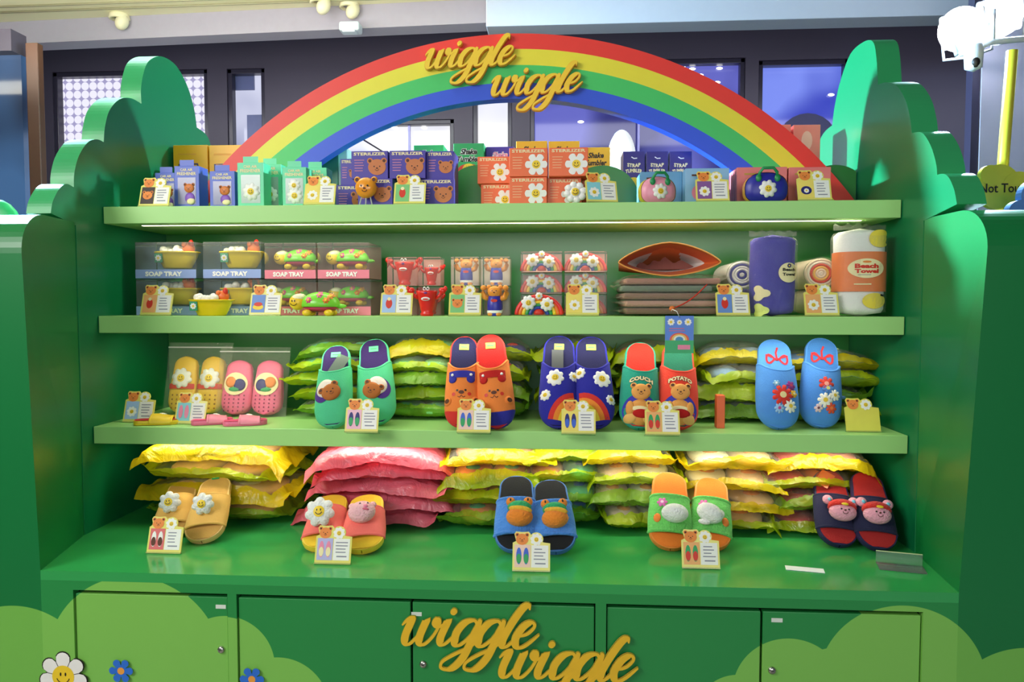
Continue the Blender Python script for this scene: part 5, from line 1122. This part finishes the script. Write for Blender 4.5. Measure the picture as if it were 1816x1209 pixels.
# light blue flower pair
LB = fb('sky', '4a8ad8')
def flow(b, S, x, z, q, c1, c2, n, dd=.35): b.disc(S, x, z, petals(q, n, dd), .0015, M('flower_' + c1, C(c1), .7, 'fabric'), .0015, n=n * 6); b.disc(S, x, z, q * .3, .0032, M('flower_' + c2, C(c2), .7, 'fabric'), 0, n=14)
def bow(b, S_, L, W, x=0):
    S = lambda u, v, h=0: Vector((u, -.0182 - h, v)); rm = fb('ribbon_red', 'c42a34'); z = L * .76
    for s in (-1, 1):
        b.stroke(S, [(x + s * (.006 + .022 * math.sin(t) ** 1), z + .013 * math.sin(2 * t) + s * 0) for t in [PI * i / 12 for i in range(13)]], .006, .0014, rm)
        b.stroke(S, [(x, z), (x + s * .03, z + .012)], .004, .0012, rm)
    b.stroke(S, [(x, z), (x - .002, z + .02), (x + .003, z + .036)], .0055, .0013, rm); b.disc(S, x, z, .005, .0018, rm, .001, n=12)
def fd1(r, S, L, W):
    for nm, a in (('red_flower', (.004, .30 * L, .028, 'd83428', 'f4e0a0', 9)), ('white_daisy', (.024, .20 * L, .017, 'f2eee0', 'f0c840', 8)), ('blue_flower', (-.004, .17 * L, .013, '9ac0e8', 'c04a8a', 8)), ('purple_flower', (.026, .41 * L, .013, '8a2a80', 'c03a60', 6)), ('yellow_flower', (.034, .33 * L, .010, 'e8b030', 'f4e8c0', 5)), ('small_blossom', (-.012, .42 * L, .009, '8ab8d8', 'e8ecf0', 6))):
        b = MB(); flow(b, S, *a); b.obj(nm, r)
    b = MB(); bow(b, S, L, W, .004); b.obj('ribbon_print', r)
def fd2(r, S, L, W):
    for nm, a in (('red_flower', (.000, .42 * L, .020, 'd83c30', 'f0a090', 7)), ('blue_flower', (.004, .375 * L, .016, '5a90d8', 'e8e080', 7)), ('white_daisy', (.0, .25 * L, .020, 'f4efe0', 'f0c840', 8)), ('white_daisy', (.024, .315 * L, .015, 'f4efe0', 'f0c840', 8)), ('red_flower', (.018, .18 * L, .014, 'e05030', 'f08040', 7)), ('pink_blossom', (-.014, .165 * L, .011, 'e8c8c8', '7a4a5a', 6))):
        b = MB(); flow(b, S, *a); b.obj(nm, r)
    b = MB(); bow(b, S, L, W, 0); b.obj('ribbon_print', r)
slipper('flower_slipper', 'light blue slipper with a big red flower and red bow insole, left of its pair', (1388, 768), (1369, 606), 3, .262, .104, LB, LB, LB, .052, deco=fd1)
slipper('flower_slipper', 'light blue slipper with white daisies and red bow insole, right of its pair', (1462, 765), (1455, 603), 3, .258, .102, LB, fb('sky_mid', '3a78c0'), LB, .052, deco=fd2)
# slides on the deck
TAN = fb('tan', 'e6b45c')
def puffd(r, S, L, W, x=0, q=.026):
    c = S(x, L * .42, 0); wm = ff('white', 'f4f2ee'); sa, ca = math.sin(R(42)), math.cos(R(42)); q *= 1.12; z0 = L * .40; b = MB()
    F_ = lambda u, v, h=0: Vector((u, c.y - q * .55 - (v - z0) * sa - h * ca, z0 + (v - z0) * ca - h * sa))
    daisy(b, F_, x, z0, q, .006, .009, m=wm, n=7); b.ell((x, c.y - q * .32, z0 - .002), (q * .62, q * .42, q * .55), wm, 18, 10); b.obj('daisy_pompom', r)
slipper('tan_slide', 'tan slide with a white daisy, left one behind the price tag with red picture', (291, 962), (330, 858), 4, 0.207, .095, M('tan_sole', C('e8bc74'), .6), fb('tan_insole', 'c8984a'), TAN, 0.034, closed=False, t0=.2, t1=.62, deco=puffd)
slipper('tan_slide', 'tan slide with a white daisy, right one fully visible', (352, 970), (388, 852), 4, 0.217, .10, M('tan_sole', None), fb('tan_insole', 'c8984a'), TAN, .036, closed=False, t0=.2, t1=.62, deco=many(puffd, on('green_label', lambda b, S, L, W: b.prism([(-.012, L * .95), (.008, L * .95), (.008, L * .975), (-.012, L * .975)], lambda u, v, h=0: Vector((u, -.0195 - h, v)), 0, .001, GRN))))
YI = fb('yellow_insole', 'eec02c'); PKS = fb('coral', 'ee6f66')
def pinkhead(r, S, L, W):
    m = ff('pink', 'f4b8c0'); b = MB(); c = S(-.002, L * .47, 0); b.ell(c + Vector((0, -.012, 0)), (.035, .024, .032), m, 24, 14)
    for s in (-1, 1): b.ell(c + Vector((s * .026, -.012, .024)), (.010, .007, .010), m, 12, 8)
    b.obj('plush_head', r)
    b = MB(); E = lambda u, v, h=0: Vector((c.x + u, c.y - .012 - .024 * math.sqrt(max(0, 1 - (u / .036) ** 2 - (v / .033) ** 2)) - h, c.z + v))
    for x, z in ((-.002, .006), (.017, .009)): b.disc(E, x, z, .0024, .001, BLACK, .001, n=10, rings=1)
    b.disc(E, .013, -.004, (.006, .0045), .001, PINK, .003, n=14); b.disc(E, .013, -.013, (.008, .0028), .001, M('lip_rose', C('d8607a'), .6), .001, n=14); b.obj('face', r)
slipper('pink_slide', 'coral slide with yellow sole and a white daisy, left of its pair', (562, 985), (592, 886), 4, 0.207, .10, M('yellow_sole', C('f4cc3a'), .5), YI, PKS, .034, closed=False, t0=.2, t1=.66, deco=lambda r, S, L, W: puffd(r, S, L, W, -.006, .034))
slipper('pink_slide', 'coral slide with yellow sole and a pink plush face, right of its pair', (638, 989), (652, 885), 4, 0.207, .104, M('yellow_sole', None), YI, PKS, .034, closed=False, t0=.2, t1=.66, deco=pinkhead)
def frog(dx):
    def f(r, S, L, W):
        c = S(dx, L * .40, 0); gm, om, ym = ff('frog_green', '30a868'), ff('frog_orange', 'f08a2c'), ff('frog_yellow', 'f2b83a')
        b = MB(); b.ell(c + Vector((0, -.006, -.010)), (.034, .026, .024), om, 22, 12); b.obj('plush_chin', r)
        b = MB(); b.ell(c + Vector((.003, -.022, .001)), (.030, .014, .008), ym, 20, 10, Matrix.Rotation(.15, 3, 'Y')); b.obj('plush_mouth', r)
        b = MB(); b.ell(c + Vector((.0, -.014, .012)), (.031, .022, .016), gm, 20, 12); b.obj('plush_head', r)
        for s in (-1, 1): b = MB(); b.ell(c + Vector((s * .022, -.018, .026)), (.012, .012, .012), om, 14, 8); b.ell(c + Vector((s * .022, -.028, .026)), (.003, .003, .005), BLACK, 8, 6); b.obj('plush_eye', r)
    return f
BFZ = ff('blue', '4a8ae0')
slipper('frog_slide', 'blue furry slide with black insole and a frog face, left of its pair', (914, 988), (916, 850), 4, 0.222, .105, M('sole_blue', C('4a7ac0'), .5), fb('black', '121216'), BFZ, 0.034, closed=False, t0=.2, t1=.62, deco=frog(.010), fl='f')
slipper('frog_slide', 'blue furry slide with black insole and a frog face, right of its pair', (986, 990), (974, 857), 4, 0.217, .105, M('sole_blue', None), fb('black', '121216'), BFZ, 0.034, closed=False, t0=.2, t1=.62, deco=frog(.004), fl='f')
GFZ = ff('apple_green', '6cc860'); OI = fb('orange_insole', 'ea7a24')
def bun(sx):
    def f(r, S, L, W):
        c = S(sx * .008, L * .36, 0); b = MB(); wm = ff('white', 'f4f2ee')
        b.ell(c + Vector((0, -.014, 0)), (.034, .028, .023), wm, 22, 12, Matrix.Rotation(-sx * .35 if sx < 0 else 0, 3, 'Y'));
        if sx < 0: b.ell(c + Vector((.028, -.008, .006)), (.010, .008, .012), wm, 12, 8); b.ell(c + Vector((-.012, -.008, -.024)), (.016, .008, .007), wm, 12, 8)
        b.obj('white_plush', r)
        b = MB(); flow(b, S, -.022 if sx > 0 else -.022, L * .52, .013, 'e070b8', 'f4d0e0', 6); b.obj('pink_flower', r)
        b = MB(); b.disc(S, -.034 if sx > 0 else .034, L * .33, (.009, .012), .001, fb('orange', 'f08438'), .003, n=14); b.obj('orange_patch', r)
    return f
slipper('plush_slide', 'apple green slide with orange sole and a white plush lump, left of its pair', (1190, 983), (1187, 843), 4, 0.222, .105, M('orange_sole', C('e88a3a'), .5), OI, GFZ, 0.034, closed=False, t0=.19, t1=.62, deco=bun(1), fl='f')
slipper('plush_slide', 'apple green slide with orange sole and a white plush lump, right of its pair', (1262, 983), (1260, 853), 4, 0.217, .10, M('orange_sole', None), OI, GFZ, 0.034, closed=False, t0=.19, t1=.62, deco=bun(-1), fl='f')
def pinkbear(dx, s2):
    def f(r, S, L, W):
        c = S(dx, L * .36, 0); pm, rm = ff('rose', 'f0a4b8'), ff('red', 'd82c24')
        b = MB(); b.ell(c + Vector((0, -.014, -.004)), (.034, .022, .024), pm, 24, 14); b.obj('plush_head', r)
        b = MB(); b.ell(c + Vector((0, -.015, .008)), (.036, .0235, .022), rm, 24, 12, fn=lambda p: Vector((p.x, p.y, max(p.z, -.004)))); b.obj('red_cap', r)
        for s in (-1, 1):
            b = MB(); b.ell(c + Vector((s * .032, -.012, .030)), (.013, .010, .013), pm, 14, 10); b.ell(c + Vector((s * .030, -.021, .026)), (.005, .003, .005), M('ear_blue', C('6ac0d8'), .6), 8, 6); b.obj('plush_ear', r)
        b = MB(); E = lambda u, v, h=0: Vector((c.x + u, c.y - .014 - .022 * math.sqrt(max(0, 1 - (u / .035) ** 2 - ((v + .004) / .025) ** 2)) - h, c.z + v))
        for s in (-1, 1): b.disc(E, s * .009, -.008, .0022, .001, BLACK, .001, n=8, rings=1)
        b.disc(E, 0, -.011, (.003, .002), .001, BROWN, .001, n=8, rings=1); b.stroke(E, [(.006 * math.cos(t), -.015 + .005 * math.sin(t)) for t in [PI * (1 + i / 6) for i in range(7)]], .0013, .0012, BROWN)
        b.disc(lambda u, v, h=0: Vector((c.x + u, c.y - .040 - h, c.z + v)), 0, .004, (.009, .004), .0, YEL, .002, n=14); b.obj('face', r)
    return f
NB = fb('ink', '1c1c40'); WR = fb('wine', 'a81c1c')
slipper('cap_bear_slide', 'navy and red slide with a pink bear in red cap, left of pair', (1493, 977), (1466, 840), 4, 0.224, .098, M('sole_navy', C('24204a'), .6), WR, NB, .032, closed=False, t0=.2, t1=.6, deco=many(pinkbear(.008, 1), on('orange_card', lambda b, S, L, W: b.box((-.016, -.026, L * .84), (.036, .001, .05), M('card_orange', C('d0602a'), .3), 0, Matrix.Rotation(.55, 3, 'Y')))))
slipper('cap_bear_slide', 'navy and red slide with a pink bear in red cap, right of pair', (1564, 984), (1532, 843), 4, 0.224, .098, M('sole_navy', None), WR, NB, .032, closed=False, t0=.2, t1=.6, deco=pinkbear(-.004, -1))
# small sandals lying on the lowest shelf
def lying(px, py, rz, sole, ins, up, label, s=1.0, deco=None, group=None):
    x, y = base(px, py, 3); slipper('small_sandal', label, None, None, 3, .13 * s, .062 * s, sole, ins, up, .024 * s, closed=False, t0=.18, t1=.6, kind='sandal', loc=(x, y, ZS[3] + .001), rot=(R(-90), 0, R(rz)), th=.012, deco=deco, group=group)
YSL = M('sandal_yellow', C('f0c828'), .45); PSL = M('sandal_pink', C('ee6f94'), .45)
sdz = lambda r, S, L, W: [o for o in [MB()] if (daisy(o, S, .012, L * .4, .010, .001, .002), o.obj('daisy', r))]
lying(322, 750, 108, YSL, fb('bright_red', 'be1410'), YSL, 'small yellow sandal with red insole behind the two price tags', .95, sdz)
lying(414, 749, 118, PSL, M('sandal_rose', C('e8487a'), .5), M('sandal_strap_pink', C('f08aa0'), .5), 'small pink sandal, left of its pair', .85, sdz, group='small pink sandals')
lying(474, 751, 112, PSL, M('sandal_rose', None), M('sandal_strap_pink', None), 'small pink sandal, right of its pair', .9, sdz, group='small pink sandals')
# clogs in zip bags
def clogbag(px, l, rr, tp, bot, Y, body, dark, deco, label, ztilt):
    x = (fx(l, Y) + fx(rr, Y)) / 2; W = fx(rr, Y) - fx(l, Y); H = AY(px, tp, Y + .04).z - ZS[3]
    r = thing('bagged_clogs', label, 'bag', (x, Y, ZS[3]), (R(-14), 0, 0), 'clogs in clear zip bags')
    sd = Vector((px, 0, 0)); b = MB()
    for s in (-1, 1):
        b.grid(lambda a, t: Vector(((a - .5) * W, s * (.003 + .030 * (math.sin(PI * a) * math.sin(PI * min(1, t * 1.25))) ** .5) + .004 * noise.noise(Vector((a * 5, t * 5, s)) + sd), H * t)), 20, 20, FILM['clear'])
    b.obj('zip_bag', r)
    b = MB(); b.box((0, -.005, H * .93), (W, .002, .004), M('zip_strip', C('e8e8d8'), .2, 'clear', alpha=.5)); b.obj('zip', r)
    for s in (-1, 1):
        c = MB(); q = W * .21; L = H * .78; hw = hwf(q * 2, L); cx = s * W * .215; cs = lambda u: u
        c.grid(lambda a, t: (lambda v: Vector((cx + hw(v) * -math.cos(PI * a) + s * .0, -.022 * math.sin(PI * a) ** .6 * min(1, .35 + 1.2 * (1 - t)) + .006, v + .006)))(tsv(t) * L), 20, 18, body)
        c.grid(lambda a, t: (lambda v: Vector((cx + hw(v) * -math.cos(PI * a), .014, v + .006)))(tsv(t) * L), 10, 12, body)
        o = c.obj('clog', r); S = lambda u, v, h=0: Vector((cx + u, -.018 * (max(0, 1 - (u / (q * 1.02)) ** 2)) ** .5 - h, v + .006)); deco(o, S, L, q, s)
def cd1(o, S, L, q, s):
    b = MB()
    for i in range(4):
        for j in range(4): b.disc(S, (i - 1.5) * q * .36, L * (.08 + .075 * j), .0028, .0008, M('hole_brown', C('9a6a1c'), .8), 0, n=8, rings=1)
    b.obj('vent_holes', o); b = MB(); b.stroke(S, [(q * (-.92 + 1.84 * i / 12), L * .46) for i in range(13)], L * .09, .002, RED); b.obj('red_band', o)
    b = MB(); daisy(b, S, 0, L * .6, q * .75, .002, .002); b.obj('daisy', o)
def cd2(o, S, L, q, s):
    b = MB()
    for i in range(5):
        for j in range(5): b.disc(S, (i - 2) * q * .32, L * (.06 + .07 * j), .0026, .0008, M('hole_wine', C('8a2a50'), .8), 0, n=8, rings=1)
    b.obj('vent_holes', o); b = MB(); b.disc(S, 0, L * .55, (q * .8, q * .75), .001, CREAM, 0, n=20); b.disc(S, -s * q * .3, L * .53, (q * .38, q * .4), .002, NAVY, .001, n=16); b.disc(S, s * q * .3, L * .58, (q * .36, q * .36), .002, ORANGE, .001, n=16); b.disc(S, 0, L * .45, (q * .4, q * .15), .002, GRN, .001, n=16); b.obj('jibbitz_patch' if False else 'badge', o)
clogbag(340, 282, 398, 604, 735, 2.14, M('clog_yellow', C('f0c030'), .5), None, cd1, 'clear zip bag with yellow clogs and daisies on the lowest shelf', 0)
clogbag(440, 376, 503, 612, 738, 2.12, M('clog_pink', C('ee6a90'), .5), None, cd2, 'clear zip bag with pink clogs on the lowest shelf', 0)
# loose card and clear stand on the deck
b = MB(); x, y = base(1427, 1010, 4); b.box((0, 0, 0), (.085, .028, .001), M('card_white', C('eef0f2'), .5)); tag(b.obj('white_card', loc=(x, y, .8512), rot=(0, 0, R(-12))), 'blank white card strip lying on the green deck', 'card')
r = thing('sign_stand', 'clear acrylic sign stand lying at the right end of the deck', 'stand', (AZ(1598, 1008, .85).x, AZ(1598, 1008, .85).y, .8505), (0, 0, R(-14)))
b = MB(); b.box((0, .0, .0015), (.10, .05, .003), ACRYL, .0005); b.box((0, .0270, .014), (.10, .003, .028), ACRYL); b.obj('plate', r)
b = MB(); b.box((0, .0270, .0290), (.10, .0032, .0015), M('acrylic_edge', C('c8d8a0'), .2)); b.obj('bright_edge', r)
